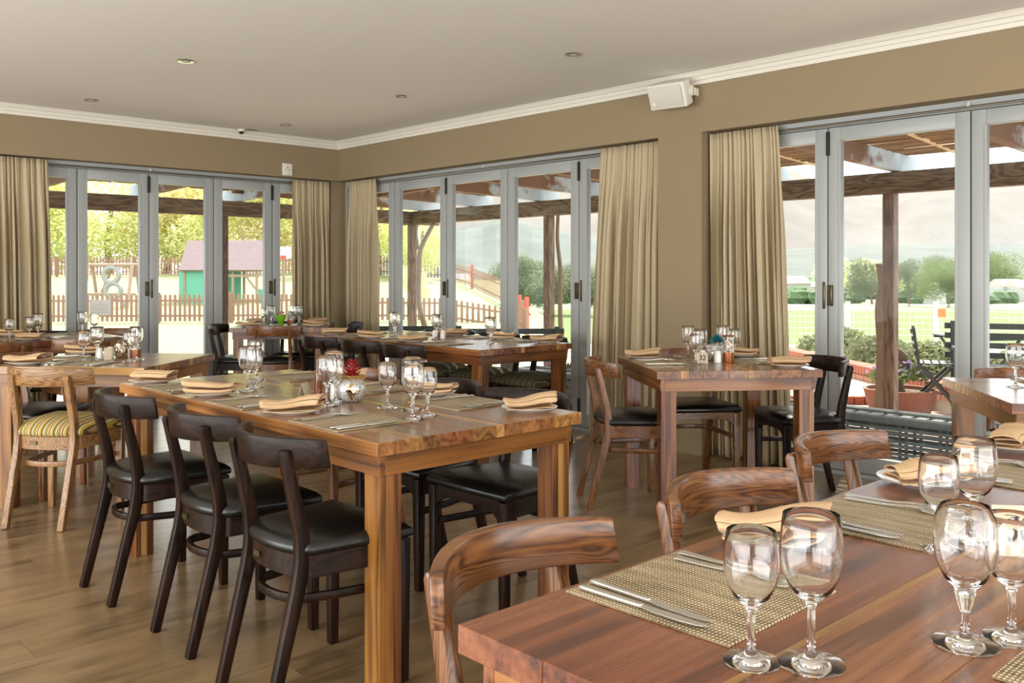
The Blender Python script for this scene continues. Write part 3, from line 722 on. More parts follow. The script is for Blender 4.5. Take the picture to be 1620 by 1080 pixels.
def make_glass(h, rb, rim, foot, name='wine_glass', pull=False):
    zb = h*.43 if not pull else h*.40
    outer = [(foot,.0),(foot,.0018),(foot*.75,.0042),(foot*.4,.0075),(.0085,.0115),(.0052,.020),(.0046,h*.25)]
    outer += ([(.0048,zb-.012),(.0075,zb-.003)] if not pull else [(.006,zb-.03),(.011,zb-.012)])
    bowl = [(rb*.36,.02),(rb*.66,.12),(rb*.90,.30),(rb,.50),(rb*.985,.68),(rb*.94,.86),(rim,1.0)]
    hb = h-zb
    outer += [(r, zb+t*hb) for r, t in bowl]
    th = .0014
    inner = [(rim-th*.6, h+.0006)] + [(r-th*(1 if t > .2 else 1.6), zb+t*hb+(0 if t > .1 else .0035)) for r, t in bowl[::-1][1:]] + [(.0012, zb+.0045)]
    prof = [(.0010, 0)] + outer + inner
    return MB().lathe(prof, 36).build(name, 'drinking_glass', smooth=60)
PLATE = make_plate(); NAPS = [make_napkin(k) for k in range(3)]; FORK = make_fork(); KNIFE = make_knife(); MAT = make_mat()
GBIG = make_glass(.186, .0385, .0345, .041); GSML = make_glass(.164, .0345, .0305, .036); GPULL = make_glass(.182, .0390, .0300, .041, pull=True)
ZS = ZT + .0004
NAPC = [0]
def setting(T, P, ex, ey, ang, dn=0, glasses=True, plate=True, nforks=2, nknives=2, mat=True, lplate=.29, gpos=None, nangle=None, nplate=.115):
    n = Vector((math.cos(R(ang)), math.sin(R(ang)))); l = Vector((-n.y, n.x)); e = Vector((ex, ey))
    rnd = random.Random(hash((round(ex, 3), round(ey, 3))) & 0xffff)
    def at(a, b): q = e + n*a + l*b; return q.x, q.y
    def ID(kind): return '%s at the %s of the %s' % (kind, P, T)
    if mat: x, y = at(.158+dn, 0); place(MAT, (x, y, ZS), R(ang + rnd.uniform(-1, 1)), ID('brown woven placemat'), 'placemat', 'woven placemats on the tables')
    zs = ZS + .0034
    for i in range(nforks):
        x, y = at(.135+.012*i, .128-.026*i); place(FORK, (x, y, zs), R(ang + rnd.uniform(-4, 4)), ID(('outer fork', 'inner fork')[i]), 'fork', 'forks laid on the placemats')
    for i in range(nknives):
        x, y = at(.140-.006*i, -.125+.026*i); place(KNIFE, (x, y, zs), R(ang + rnd.uniform(-3, 3)), ID(('outer knife', 'inner knife')[i]), 'knife', 'knives laid on the placemats')
    if plate:
        x, y = at(nplate, lplate); place(PLATE, (x, y, ZS), 0, ID('white side plate'), 'plate', 'white side plates')
        k = NAPC[0] % 3; NAPC[0] += 1
        place(NAPS[k], (x, y, ZS+.0035), R(nangle if nangle is not None else -43 + rnd.uniform(-22, 18) + 180*(k % 2)), ID('folded tan napkin'), 'napkin', 'folded tan napkins on side plates')
    if gpos is None: gpos = [(.345, -.10, 'b'), (.325, -.02, 's')]
    if glasses:
        for i, (a, b, k) in enumerate(gpos):
            x, y = at(a, b)
            place({'b': GBIG, 's': GSML, 'p': GPULL}[k], (x, y, ZS), rnd.uniform(0, 6), ID({'b': ('large wine glass' if i < 2 else 'second large wine glass'), 's': 'small wine glass', 'p': 'tall wine glass with drawn stem'}[k]), 'glass', 'empty wine glasses')
T1 = 'long centre table'
setting(T1, 'near left place', 1.505, 2.54, 0, gpos=[(.335,-.105,'b'),(.42,-.075,'s')])
setting(T1, 'middle left place', 1.505, 3.16, 0, gpos=[(.29,-.265,'b'),(.365,-.205,'s')], lplate=.31)
setting(T1, 'far left place', 1.505, 3.78, 0, gpos=[(.275,-.30,'b'),(.36,-.20,'s')], lplate=.275)
setting(T1, 'near right place', 2.37, 2.62, 180, gpos=[(.40,.01,'b'),(.43,-.10,'s')], lplate=.31, nplate=.11)
setting(T1, 'middle right place', 2.37, 3.20, 180, gpos=[(.46,.17,'b')], lplate=.33)
setting(T1, 'far right place', 2.37, 3.80, 180, gpos=[(.42,.05,'s'),(.36,-.04,'b')])
T7 = 'foreground table'
setting(T7, 'near left place', 1.16, .97, -90, gpos=[(.345,-.16,'s'),(.40,-.112,'b')], lplate=.33, nplate=.085)
setting(T7, 'middle left place', 1.76, .97, -90, gpos=[(.318,-.115,'s'),(.343,-.022,'b')], lplate=.37, nplate=.09, nangle=-30)
setting(T7, 'far left place', 2.38, .985, -90, glasses=False, lplate=.36, nplate=.10, nangle=10)
setting(T7, 'near right place', 1.315, .10, 90, gpos=[(.362,.065,'p'),(.327,.0,'s')], plate=False)
T5 = 'long table by the doors'
for P, y in (('nearest near-side place', 4.91), ('middle near-side place', 5.42), ('far near-side place', 5.95)):
    setting(T5, P, 3.82, y, 0, gpos=[(.39,-.22,'b'),(.46,-.16,'s')] if y < 5.2 else [(.40,-.12,'b'),(.47,-.05,'s')])
for P, y in (('nearest door-side place', 4.75), ('middle door-side place', 5.22), ('far door-side place', 5.76)):
    setting(T5, P, 4.69, y, 180, glasses=False, lplate=.25)
def rot_side(c, ang, half=.43): n = Vector((math.cos(R(ang)), math.sin(R(ang)))); return c[0]-n.x*half, c[1]-n.y*half, ang
T6 = 'table numbered 32'; c6 = (4.223, 2.883)
setting(T6, 'left place', *rot_side(c6, -37), gpos=[(.367,.234,'b'),(.297,-.122,'s'),(.342,-.059,'b')], lplate=.27)
setting(T6, 'back place', *rot_side(c6, -127), gpos=[(.17,.15,'b'),(.166,.222,'s')], lplate=.28)
setting(T6, 'right place', *rot_side(c6, 143), glasses=False, lplate=.28)
T2 = 'left square table'; c2 = (1.882, 5.323)
setting(T2, 'striped-chair place', *rot_side(c2, 41), gpos=[(.32,.09,'s'),(.40,.06,'b')], lplate=.28)
setting(T2, 'far left place', *rot_side(c2, -49), glasses=False, lplate=.28)
place(GSML, (1.925, 5.155, ZS), 0, 'small wine glass alone near the right edge of left square table', 'glass', 'empty wine glasses')
place(GBIG, (1.99, 5.215, ZS), 0, 'large wine glass beside the mill on left square table', 'glass', 'empty wine glasses')
T3 = 'far left table'
setting(T3, 'right near-side place', 2.29, 7.15, 90, gpos=[(.30,.18,'b'),(.26,.25,'s')])
setting(T3, 'left near-side place', 1.72, 7.15, 90, gpos=[(.05,-.13,'s')])
setting(T3, 'window-side place', 1.72, 7.95, -90, glasses=False, lplate=.30)
setting(T3, 'right window-side place', 2.30, 7.95, -90, gpos=[(.40,.16,'b'),(.40,.25,'s')], plate=False)
T4 = 'corner table'; c4 = (4.338, 7.739)
setting(T4, 'left place', *rot_side(c4, -37), gpos=[(.26,-.14,'s'),(.31,-.04,'b')])
setting(T4, 'near place', *rot_side(c4, 53), gpos=[(.42,-.14,'s'),(.36,-.08,'b')], lplate=.27)
setting(T4, 'right place', *rot_side(c4, 143), gpos=[(.30,-.02,'b'),(.36,-.10,'s')], lplate=.28)
setting(T4, 'back place', *rot_side(c4, -127), gpos=[(.38,.12,'b')], lplate=.28)
setting('right edge table', 'door-side place', *rot_side((4.309, 1.116), -143, .435), gpos=[(.35,-.24,'b')], plate=False)
# ---------------------------------------------------------------- cruets, cards, vases
def shaker(x, y, label):
    o = thing('shaker', label, 'shaker', (x, y, ZS), 0, 'white salt and pepper shakers')
    MB().lathe([(.001,0),(.019,0),(.021,.003),(.020,.03),(.017,.058),(.013,.066),(.001,.068)], 24).build('body', 'porcelain', o)
    for k in range(3):
        a = k*2.09; MB().lathe([(.0012,.0675),(.0012,.0682),(.0003,.0683)], 6, (.005*math.cos(a), .005*math.sin(a), -.0006)).build('pour_hole', 'ink', o)
def mill(x, y, label, h=.15, sleeve=True):
    o = thing('pepper_mill', label, 'mill', (x, y, ZS), 0, 'glass pepper mills with brown bases')
    MB().lathe([(.001,0),(.030,0),(.031,.004),(.030,h*.38),(.001,h*.38)], 28).build('base', 'copper' if sleeve else 'amber_glass', o)
    MB().lathe([(.001,h*.38),(.0285,h*.38),(.0285,h*.96),(.001,h*.96)], 28).build('sleeve', 'mill_sleeve' if sleeve else 'amber_glass', o)
    MB().lathe([(.001,h*.96),(.030,h*.96),(.031,h*.975),(.029,h),(.001,h)], 28).build('cap', 'copper', o)
def number_card(x, y, rz, txt, label, w=.062, h=.06, tall=0):
    o = thing('number_card', label, 'card', (x, y, ZS), R(rz), 'tent cards with table numbers')
    b = .020
    f = MB().obox((0, -b*.55, h/2), (w/2, 0, 0), (0, .0006, 0), (0, b*.5, h/2)).build('front_panel', 'card', o, smooth=0)
    MB().obox((0, b*.55, h/2), (w/2, 0, 0), (0, .0006, 0), (0, -b*.5, h/2)).build('back_panel', 'card', o, smooth=0)
    if txt:
        c = bpy.data.curves.new('number', 'FONT'); c.body = txt; c.size = h*.66; c.align_x = 'CENTER'; c.align_y = 'CENTER'; c.offset = .0006; c.extrude = .0001
        t = bpy.data.objects.new('number', c); COL.objects.link(t); c.materials.append(M['ink']); t.parent = f
        sl = math.atan2(b*.5, h/2)
        t.location = (0, -b*.55-.0012, h*.5); t.rotation_euler = (R(90)-sl, 0, 0)
        c.shear = .15
        dg = bpy.context.evaluated_depsgraph_get(); me = bpy.data.meshes.new_from_object(t.evaluated_get(dg)); nt_ = bpy.data.objects.new('number', me); COL.objects.link(nt_)
        nt_.parent = f; nt_.location = t.location; nt_.rotation_euler = t.rotation_euler; bpy.data.objects.remove(t)
def pine_cone(x, y, z, label, mat='pinecone_red'):
    m = MB(); n = 62
    for k in range(n):
        t = k/(n-1); a = k*2.39996; zz = .004 + .062*t; rad = .034*math.sin(math.pi*(.22+.70*t))**.8
        L_ = .017*(1-.4*t); wv = .011*(1-.35*t)
        ca, sa = math.cos(a), math.sin(a); up = .35 + .6*t
        q = lambda r_, w_, h_: (r_*ca - w_*sa, r_*sa + w_*ca, h_)
        r0 = max(.003, rad-.012)
        vs = [q(r0,-.003,zz-.002), q(r0,.003,zz-.002), q(rad,wv*.5,zz+L_*up*.5), q(rad+.004,0,zz+L_*up*.72), q(rad,-wv*.5,zz+L_*up*.5), q(rad-.001,0,zz+L_*up*.5-.005)]
        m.add(vs, [(0,1,2,3,4),(0,4,5),(1,0,5),(2,1,5),(3,2,5),(4,3,5)])
    m.lathe([(.001,.002),(.014,.006),(.019,.03),(.011,.058),(.001,.066)], 10)
    o = m.build('pine_cone', mat, smooth=0); o.location = (x, y, z); tag(o, label, 'pine cone')
# centre table
cx, cy = 1.935, 2.945
v = thing('mosaic_vase', 'round silver glitter vase with mirror diamond on centre table', 'vase', (cx, cy, ZS), R(46.72-90))
VP = [(.001,0),(.030,0),(.034,.003),(.047,.018),(.053,.040),(.052,.058),(.044,.076),(.036,.084),(.034,.088)]
MB().lathe(VP + [(.031,.088),(.033,.083),(.030,.078),(.001,.070)], 40).build('body', 'silver_glitter', v, smooth=60)
def vr(z):
    for (r0,z0),(r1,z1) in zip(VP[1:], VP[2:]):
        if z0 <= z <= z1: return r0+(r1-r0)*(z-z0)/(z1-z0)
    return .04
for i in range(4):
    for j in range(4):
        aa = R(-90) + ((i-j))*.105 + .18; zz = .018 + (i+j)*.0085
        r_ = vr(zz)+.0015; t_ = Vector((-math.sin(aa), math.cos(aa), 0)); up = Vector((0,0,1)); nn = Vector((math.cos(aa), math.sin(aa), 0))
        sl = (vr(zz+.004)-vr(zz-.004))/.008; up = (up + nn*sl).normalized(); nn = t_.cross(up)
        MB().obox(Vector((r_*math.cos(aa), r_*math.sin(aa), zz)), (t_+up)*.0031*.95*1.2, (t_-up)*.0031*.95*1.2, nn*.0008).build('tile', 'gold_mirror_tile' if (i*3+j*5) % 4 < 2 else 'mirror_tile', v, smooth=0)
rf = MB(); rnd = random.Random(4)
for k in range(46):
    a0 = rnd.uniform(0, 6.28); n = rnd.randint(8, 16); r0 = rnd.uniform(.028,.05); z0 = .088+rnd.uniform(-.004,.012)
    rf.tube([((r0+rnd.uniform(-.006,.012)*(i/n))*math.cos(a0+i*.16), (r0+rnd.uniform(-.003,.012))*math.sin(a0+i*.16), z0+rnd.uniform(-.004,.004)) for i in range(n)], .0009, 3)
tag(rf.build('raffia_ring', 'raffia', v, smooth=0), kind='stuff')
pine_cone(cx, cy, ZS+.090, 'red painted pine cone on the silver vase')
shaker(1.905, 3.02, 'white shaker beside the silver vase on centre table')
mill(1.865, 3.045, 'dark amber glass mill left of silver vase on centre table', .115, False)
number_card(1.84, 3.125, 20, '', 'tent number card beside amber mill on centre table', .04, .062)
# table 32
number_card(4.125, 2.885, -43, '32', 'white tent card numbered 32')
shaker(4.19, 2.925, 'white shaker behind the 32 card'); shaker(4.219, 2.845, 'white shaker between 32 card and copper mill')
mill(4.27, 2.81, 'copper based mill with patterned sleeve on table 32', .150)
v = thing('mosaic_vase', 'pale gauze vase with teal raffia tuft on table 32', 'vase', (4.33, 2.93, ZS))
MB().lathe([(.001,0),(.028,0),(.045,.02),(.05,.04),(.045,.06),(.034,.08),(.036,.086),(.031,.082),(.001,.07)], 32).build('body', 'silver_glitter', v, smooth=60)
m = MB(); rnd = random.Random(9)
for k in range(260):
    a, b = rnd.uniform(0, 6.28), rnd.uniform(-.2, 1.5); r_ = rnd.uniform(.026,.036)
    q = Vector((math.cos(a)*math.cos(b), math.sin(a)*math.cos(b), math.sin(b)))
    c0 = Vector((0,0,.108)); t_ = Vector((rnd.uniform(-1,1), rnd.uniform(-1,1), rnd.uniform(-1,1)))
    m.tube([c0+q*r_*.3, c0+q*r_*.7+t_*.006, c0+q*r_+t_*.009], .0014, 3)
tag(m.build('teal_tuft', 'teal_raffia', v, smooth=0), 'curly teal raffia tuft', kind='stuff')
m = MB()
for k in range(60):
    a0 = rnd.uniform(0, 6.28); r0 = rnd.uniform(.045,.056); z0 = rnd.uniform(.05,.085)
    m.tube([((r0+rnd.uniform(-.006,.01))*math.cos(a0+i*.2), (r0+rnd.uniform(-.006,.01))*math.sin(a0+i*.2), z0+rnd.uniform(-.006,.006)) for i in range(8)], .0011, 3)
tag(m.build('raffia_ring', 'paper', v, smooth=0), kind='stuff')
# foreground table
number_card(1.715, .548, -50, '36', 'tent card numbered 36 at the right edge', .085, .085)
# left square table
shaker(1.835, 5.355, 'white shaker left of number card on left square table'); shaker(1.905, 5.385, 'white shaker behind number card on left square table')
number_card(1.872, 5.325, -20, '', 'tent number card between shakers on left square table', .04, .066)
v = thing('mosaic_vase', 'small square mosaic candle holder on left square table', 'vase', (1.985, 5.42, ZS))
MB().lathe([(.001,0),(.030,0),(.042,.012),(.047,.035),(.045,.062),(.036,.078),(.038,.082),(.032,.079),(.001,.07)], 28).build('body', 'mosaic', v, smooth=60)
MB().lathe([(.030,.078),(.026,.096),(.012,.105),(.001,.107)], 18).build('candle_top', 'soil', v)
mill(2.03, 5.33, 'amber glass mill at right on left square table', .125)
# corner table
v = thing('flower_vase', 'bright green glass vase with pale flowers on corner table', 'vase', (4.33, 7.80, ZS))
MB().lathe([(.001,0),(.026,0),(.028,.006),(.020,.014),(.036,.035),(.047,.065),(.049,.095),(.045,.095),(.042,.065),(.001,.04)], 28).build('body', 'green_glass', v, smooth=60)
m = MB(); rnd = random.Random(3)
for k in range(40):
    a, b = rnd.uniform(0, 6.28), rnd.uniform(.1, 1.5); q = Vector((math.cos(a)*math.cos(b), math.sin(a)*math.cos(b), math.sin(b)*.8))*.038 + Vector((0,0,.092))
    m.obox(q, (.008,0,.003), (0,.008,-.003), (0,0,.004))
tag(m.build('blossom', 'blossom_pink', v, smooth=0), 'cluster of pale pink blossom', kind='stuff')
mill(4.43, 7.79, 'brown mill beside the green vase on corner table', .13)
# long right table
shaker(4.235, 5.335, 'white shaker left of pair on long right table'); shaker(4.27, 5.285, 'white shaker right of pair on long right table')
mill(4.33, 5.39, 'brown mill behind shakers on long right table', .15)
# ---------------------------------------------------------------- outdoors: ground
ZTER = -.22
def interp(tb, d):
    if d <= tb[0][0]: return tb[0][1]
    for (a, b), (c, e) in zip(tb, tb[1:]):
        if d <= c: t = (d-a)/(c-a); return b+(e-b)*t
    return tb[-1][1]
GL = [(9,-.30),(14,-.16),(18,-.08),(23,0),(30,.42),(42,1.25),(60,.2),(110,-3.6),(300,-6),(600,-8),(1200,-14),(4000,-20)]
GR = [(9,-.30),(14,-.27),(20,-.40),(40,-1.87),(120,-3.7),(300,-6),(600,-8),(1200,-14),(4000,-20)]
def zg(px, d):
    t = min(1, max(0, (px-795)/75)); t = t*t*(3-2*t)
    v = interp(GL, d)*(1-t) + interp(GR, d)*t
    if px > 560 and 26 < d < 60: v -= .35*min(1, (px-560)/240)*(1-t)
    return v
def ground_strip(name, label, px0, px1, ds, mat, npx):
    m = MB()
    def fn(u, v):
        px = px0+(px1-px0)*u; f = v*(len(ds)-1); i = min(int(f), len(ds)-2); d = ds[i]+(ds[i+1]-ds[i])*(f-i)
        # far columns spread evenly in bearing
        x, y = W(px, d); return (x, y, zg(px, d))
    m.grid(fn, npx, len(ds)-1)
    o = struct(m.build(name, mat, smooth=60)); tag(o, label, 'ground'); return o
ground_strip('lawn', 'sunlit lawn rising towards the playground', -700, 870, [9,11,13,15,17,19,21,23,25,27,29,31,33,35,37,39,42], 'grass', 40)
ground_strip('ground', 'valley floor beyond the lawn', -700, 870, [42,50,60,80,110,160,220,300,420,600,900,1300,2000,4000], 'valley_field', 30)
ground_strip('ground', 'dry sunlit strip behind the hedge', 870, 2700, [9,11,13,15,17,20,24,28,32,36,40], 'dry_grass', 30)
vy = ground_strip('ground', 'green vineyard slope below the terrace', 870, 2700, [40,50,60,75,90,110,128], 'vine_green', 30)
ground_strip('ground', 'valley floor with fields right of the lawn', 870, 2700, [128,160,200,250,320,420,600,900,1300,2000,4000], 'valley_field', 30)
tag(struct(MB().box(5.5, 9.9, -4, 12.4, -.6, ZTER).box(-4, 5.5, 8.46, 12.4, -.6, ZTER).build('pavement', 'paving_red', smooth=0)), 'reddish paved terrace under the pergola', 'terrace')
# brick step and raised bright paving
S0, S1 = Vector((8.6, 5.9)), Vector((11.6, 3.0))
sd = (S1-S0).normalized(); sn = Vector((-sd.y, sd.x)); sn = sn if sn.x + sn.y > 0 else -sn
C0, C1 = Vector((13.6, 8.15)), Vector((9.95, 3.6))
cd = (C1-C0).normalized(); cn = Vector((cd.y, -cd.x)); cn = cn if cn.x > 0 else -cn
ZR = -.13
pv = MB().prism([tuple(S0+sn*.1), tuple(S1+sn*.1), (14.5, 5.0), tuple(C0+cn*.2), (13.0, 12.0), (8.0, 12.3), (7.0, 7.6)], -.5, ZR-.004)
pvo = struct(pv.build('pavement', 'paving', smooth=0)); tag(pvo, 'bright sunlit raised paving beyond the pergola', 'terrace')
bk = MB().box(0, .104, 0, .1, 0, .088).build('brick', 'brick_face', pvo, bevel=.004, seg=1)
bk.location = (S0.x, S0.y, ZR-.088); bk.rotation_euler = (0, 0, math.atan2(sd.y, sd.x))
rnd = random.Random(5)
for k in range(1, 36):
    p = S0 + sd*(.115*k); c = child(bk, pvo, (p.x, p.y, ZR-.088+rnd.uniform(-.003,.003)), math.atan2(sd.y, sd.x))
cb = struct(MB().prism([tuple(C0-cn*.02), tuple(C1-cn*.02), tuple(C1+cn*.22), tuple(C0+cn*.22)], -.3, .02).build('brick_wall', 'mortar', smooth=0)); tag(cb, 'low red brick planter wall in front of the hedge', 'wall')
Lc = (C1-C0).length; ca = math.atan2(cd.y, cd.x)
b1 = MB().box(0, .215, -.1, .0, 0, .066).build('brick', 'brick_pale', cb, bevel=.004, seg=1); b1.location = (C0.x, C0.y, ZR); b1.rotation_euler = (0,0,ca)
b2 = MB().box(0, .075, -.11, .16, 0, .11).build('brick', 'brick_face', cb, bevel=.004, seg=1); b2.location = (C0.x, C0.y, ZR+.075); b2.rotation_euler = (0,0,ca)
k = 1
while k*.225 < Lc: p = C0+cd*.225*k; child(b1, cb, (p.x, p.y, ZR), ca); k += 1
k = 1
while k*.085 < Lc: p = C0+cd*.085*k; child(b2, cb, (p.x, p.y, ZR+.075+rnd.uniform(-.003,.003)), ca); k += 1
# ---------------------------------------------------------------- pergola
pg = thing('pergola', 'weathered timber pergola with reed roof outside right doors', 'pergola', (0,0,0), 0, 'reed-roofed pergolas')
pgf = thing('pergola', 'weathered timber pergola with reed roof outside far doors', 'pergola', (0,0,0), 0, 'reed-roofed pergolas')
XB, YB = 8.6, 11.4
MB().box(XB-.06, XB+.06, -1.5, YB+.5, 2.005, 2.205).build('beam', 'grey_timber_y', pg, bevel=.006, seg=1)
MB().box(-1.5, XB+.5, YB-.06, YB+.06, 2.005, 2.204).build('beam', 'grey_timber_x', pgf, bevel=.006, seg=1)
for x, y in ((XB, 11.4), (XB, 8.42), (XB, 3.86), (5.48, YB), (XB, -.6), (1.2, YB)):
    p = MB().box(x-.055, x+.055, y-.055, y+.055, ZTER, 2.005).build('post', 'post_timber', pgf if (y == YB and x < 8) else pg, bevel=.006, seg=1)
def rafter(along_x, pos):
    L0, L1 = (5.53, 8.98) if along_x else (8.49, 11.78)
    zi = lambda d: 2.30 - .0285*(d-5.5) if along_x else 2.30 - .032*(d-8.46)
    h = .165
    poly = [(L0, zi(L0)), (L1-.22, zi(L1-.22)), (L1-.16, zi(L1)+.002), (L1-.12, zi(L1)+.03), (L1-.06, zi(L1)+.035), (L1-.01, zi(L1)+.08), (L1, zi(L1)+h), (L0, zi(L0)+h)]
    m = MB().prism(poly, -.045, .045)
    if along_x: Mx = Matrix(((1,0,0,0),(0,0,-1,pos),(0,1,0,0),(0,0,0,1)))
    else: Mx = Matrix(((0,0,1,pos),(1,0,0,0),(0,1,0,0),(0,0,0,1)))
    m.xf(Mx).build('rafter', 'rafter_paint_x' if along_x else 'rafter_paint_y', pg if along_x else pgf, smooth=0)
for y in (1.2, 2.5, 3.81, 5.18, 6.5, 7.6, 8.62, 9.98, 11.2): rafter(True, y)
for x in (.5, 1.9, 3.2, 4.45, 5.7, 7.0): rafter(False, x)
m = MB(); rnd = random.Random(12)
for k in range(150):
    t = k/149; x = 5.57 + 3.25*t; z = 2.478 - .0285*(x-5.5)
    y = -1.2 + rnd.uniform(-.6, 0)
    while y < 11.6:
        L = rnd.uniform(1.4, 2.6)
        if rnd.random() > .05:
            a = (x+rnd.uniform(-.012,.012), y, z+rnd.uniform(-.012,.022)); b = (x+rnd.uniform(-.025,.025), min(y+L, 12.1), z+rnd.uniform(-.012,.022))
            m.tube([a, b], rnd.uniform(.007,.0125), 5, cap=False)
        y += L*.93
tag(m.build('reed_roof', 'reed', pg, smooth=60), 'layer of brown reeds laid over the rafters', kind='stuff'); m = MB()
for k in range(140):
    t = k/139; y = 8.55 + 3.05*t; z = 2.482 - .032*(y-8.46)
    x = -1.0 + rnd.uniform(-.6, 0)
    while x < 5.6:
        L = rnd.uniform(1.4, 2.6)
        if rnd.random() > .05:
            m.tube([(x, y+rnd.uniform(-.012,.012), z+rnd.uniform(-.012,.022)), (min(x+L, 6.3), y+rnd.uniform(-.025,.025), z+rnd.uniform(-.012,.022))], rnd.uniform(.007,.0125), 5, cap=False)
        x += L*.93
tag(m.build('reed_roof', 'reed', pgf, smooth=60), 'layer of brown reeds laid over the rafters', kind='stuff')
for y in (2.0, 3.1, 4.5, 5.9, 7.1, 8.1, 9.3): MB().bar((5.6, y, 2.465), (8.8, y+.25, 2.372), .03, .02).build('sunlit_strip', 'sunlit_strip', pg)  # added strips, painted pale like sunlit rafter undersides
for x in (1.2, 2.6, 3.8, 5.1): MB().bar((x, 8.55, 2.468), (x+.3, 11.6, 2.37), .03, .02).build('sunlit_strip', 'sunlit_strip', pgf)
def vine(label, pts, r):
    o = thing('vine', label, 'vine', pts[0])
    pp = [Vector(p)-Vector(pts[0]) for p in pts]; sp_ = smoothpath(pp, 5)
    MB().tube(sp_, [r*(1.15-.5*i/len(sp_)) for i in range(len(sp_))], 8).build('stem', 'bark', o)
    return o
v1 = vine('twisting bare vine beside the corner pergola post', [(8.55,11.08,ZTER),(8.58,11.02,.3),(8.5,11.1,.8),(8.52,11.12,1.3),(8.5,11.05,1.62),(8.55,10.8,2.0)], .045)
MB().tube(smoothpath([(-.05,.04,1.84),(-.02,.12,2.0),(.0,.16,2.12),(0,.13,2.24)], 4), [.03]*13, 7).build('branch', 'bark', v1)
vine('wavy bare vine beside the second pergola post', [(8.5,8.0,ZTER),(8.56,8.16,.1),(8.52,8.13,.5),(8.56,8.18,.85),(8.5,8.12,1.3),(8.55,8.22,1.7),(8.55,8.2,2.1)], .035)
vine('thick vine trunk climbing the right pergola post', [(8.55,3.95,ZTER),(8.57,3.94,.3),(8.56,3.935,.6),(8.54,3.945,.9),(8.57,3.93,1.15),(8.54,3.95,1.34)], .045)
# ---------------------------------------------------------------- terrace furniture and pots
def leafclump(m, c, rx, rz, n, size, rnd, hemi=False):
    for k in range(n):
        a = rnd.uniform(0, 6.283); s = rnd.uniform(-1 if not hemi else -.1, 1); r_ = (rnd.random()**.4)
        q = Vector((math.cos(a)*math.sqrt(1-s*s)*rx, math.sin(a)*math.sqrt(1-s*s)*rx, s*rz))*r_ + Vector(c)
        u = Vector((rnd.uniform(-1,1), rnd.uniform(-1,1), rnd.uniform(-1,1))).normalized(); w = u.orthogonal().normalized()
        s_ = size*rnd.uniform(.6, 1.3)
        m.add([q-u*s_, q+w*s_*.5, q+u*s_, q-w*s_*.5], [(0,1,2,3)])
    return m
def pot(label, x, y, z, r, h, trunk, flowers):
    o = thing('plant_pot', label, 'pot', (x, y, z)); rnd = random.Random(int(x*100))
    MB().lathe([(.001,0),(r*.80,0),(r*.93,h*.5),(r*1.0,h*.92),(r*1.03,h),(r*.93,h),(r*.9,h*.85),(.001,h*.84)], 32).build('pot', 'terracotta', o, smooth=50)
    MB().lathe([(.001,h*.86),(r*.9,h*.86),(r*.9,h*.84),(.001,h*.84)], 20).build('soil', 'soil', o)
    if trunk: MB().tube(smoothpath([(0,.02,h*.8),(.02,.05,h+.1),(.07,-.02,h+.28),(-.06,.06,h+.42),(-.2,.14,h+.52)], 4), [.075-.0022*i for i in range(17)], 9).build('trunk', 'bark', o)
    tag(leafclump(MB(), (0,0,h+.1), r*.95, .16, 500, .035, rnd, True).build('leaves', 'foliage_mid', o, smooth=0), kind='stuff')
    if flowers: tag(leafclump(MB(), (0,0,h+.16), r*1.0, .16, 120, .028, rnd, True).build('flowers', 'flower_violet', o, smooth=0), kind='stuff')
x, y = W(1424, 9.55); pot('terracotta pot with old vine trunk behind the right post', x, y, ZTER, .36, .26, True, True)
x, y = W(897, 9.9); pot('terracotta pot with violet flowers by the left doors', x, y, ZTER, .30, .24, False, True)
def rattan_bench(label, x, y, ln):
    o = thing('rattan_bench', label, 'bench', (x, y, ZTER), 0, 'grey rattan benches outside the glass')
    dx, h = .13, .53
    for sx in (-1, 1):
        MB().tube([(sx*dx, -ln/2, h), (sx*dx, ln/2, h)], .028, 10).build('top_rail', 'rattan', o)
        MB().tube([(sx*dx, -ln/2, .08), (sx*dx, ln/2, .08)], .02, 8).build('bottom_rail', 'rattan', o)
        for k in range(5):
            z = .15 + .078*k
            for dz in (-.013, .013):
                MB().tube([(sx*dx, -ln/2, z+dz), (sx*dx, ln/2, z+dz)], .012, 6).build('slat', 'rattan', o)
        n = int(ln/.24)
        for k in range(n+1):
            yy_ = -ln/2 + ln*k/n
            for dy in (-.02, .02):
                MB().tube([(sx*(dx-.02), yy_+dy, .0 if k in (0, n) else .08), (sx*(dx-.02), yy_+dy, h)], .011, 6).build('upright', 'rattan', o)
    for sy in (-1, 1):
        MB().tube([(-dx, sy*ln/2, h), (dx, sy*ln/2, h)], .026, 8).build('end_rail', 'rattan', o)
        for k in range(6): MB().tube([(-dx, sy*ln/2, .1+.07*k), (dx, sy*ln/2, .1+.07*k)], .013, 6).build('end_slat', 'rattan', o)
    for k in range(int(ln/.1)):
        yy_ = -ln/2 + .05 + k*.1
        MB().bar((-dx, yy_, h-.005), (dx, yy_, h-.005), .07, .016).build('seat_slat', 'rattan', o)
    return o
rattan_bench('long grey rattan bench outside the doors right of pier', 5.86, 2.25, 2.5)
rattan_bench('grey rattan bench outside the long right doors', 6.2, 5.55, 1.7)
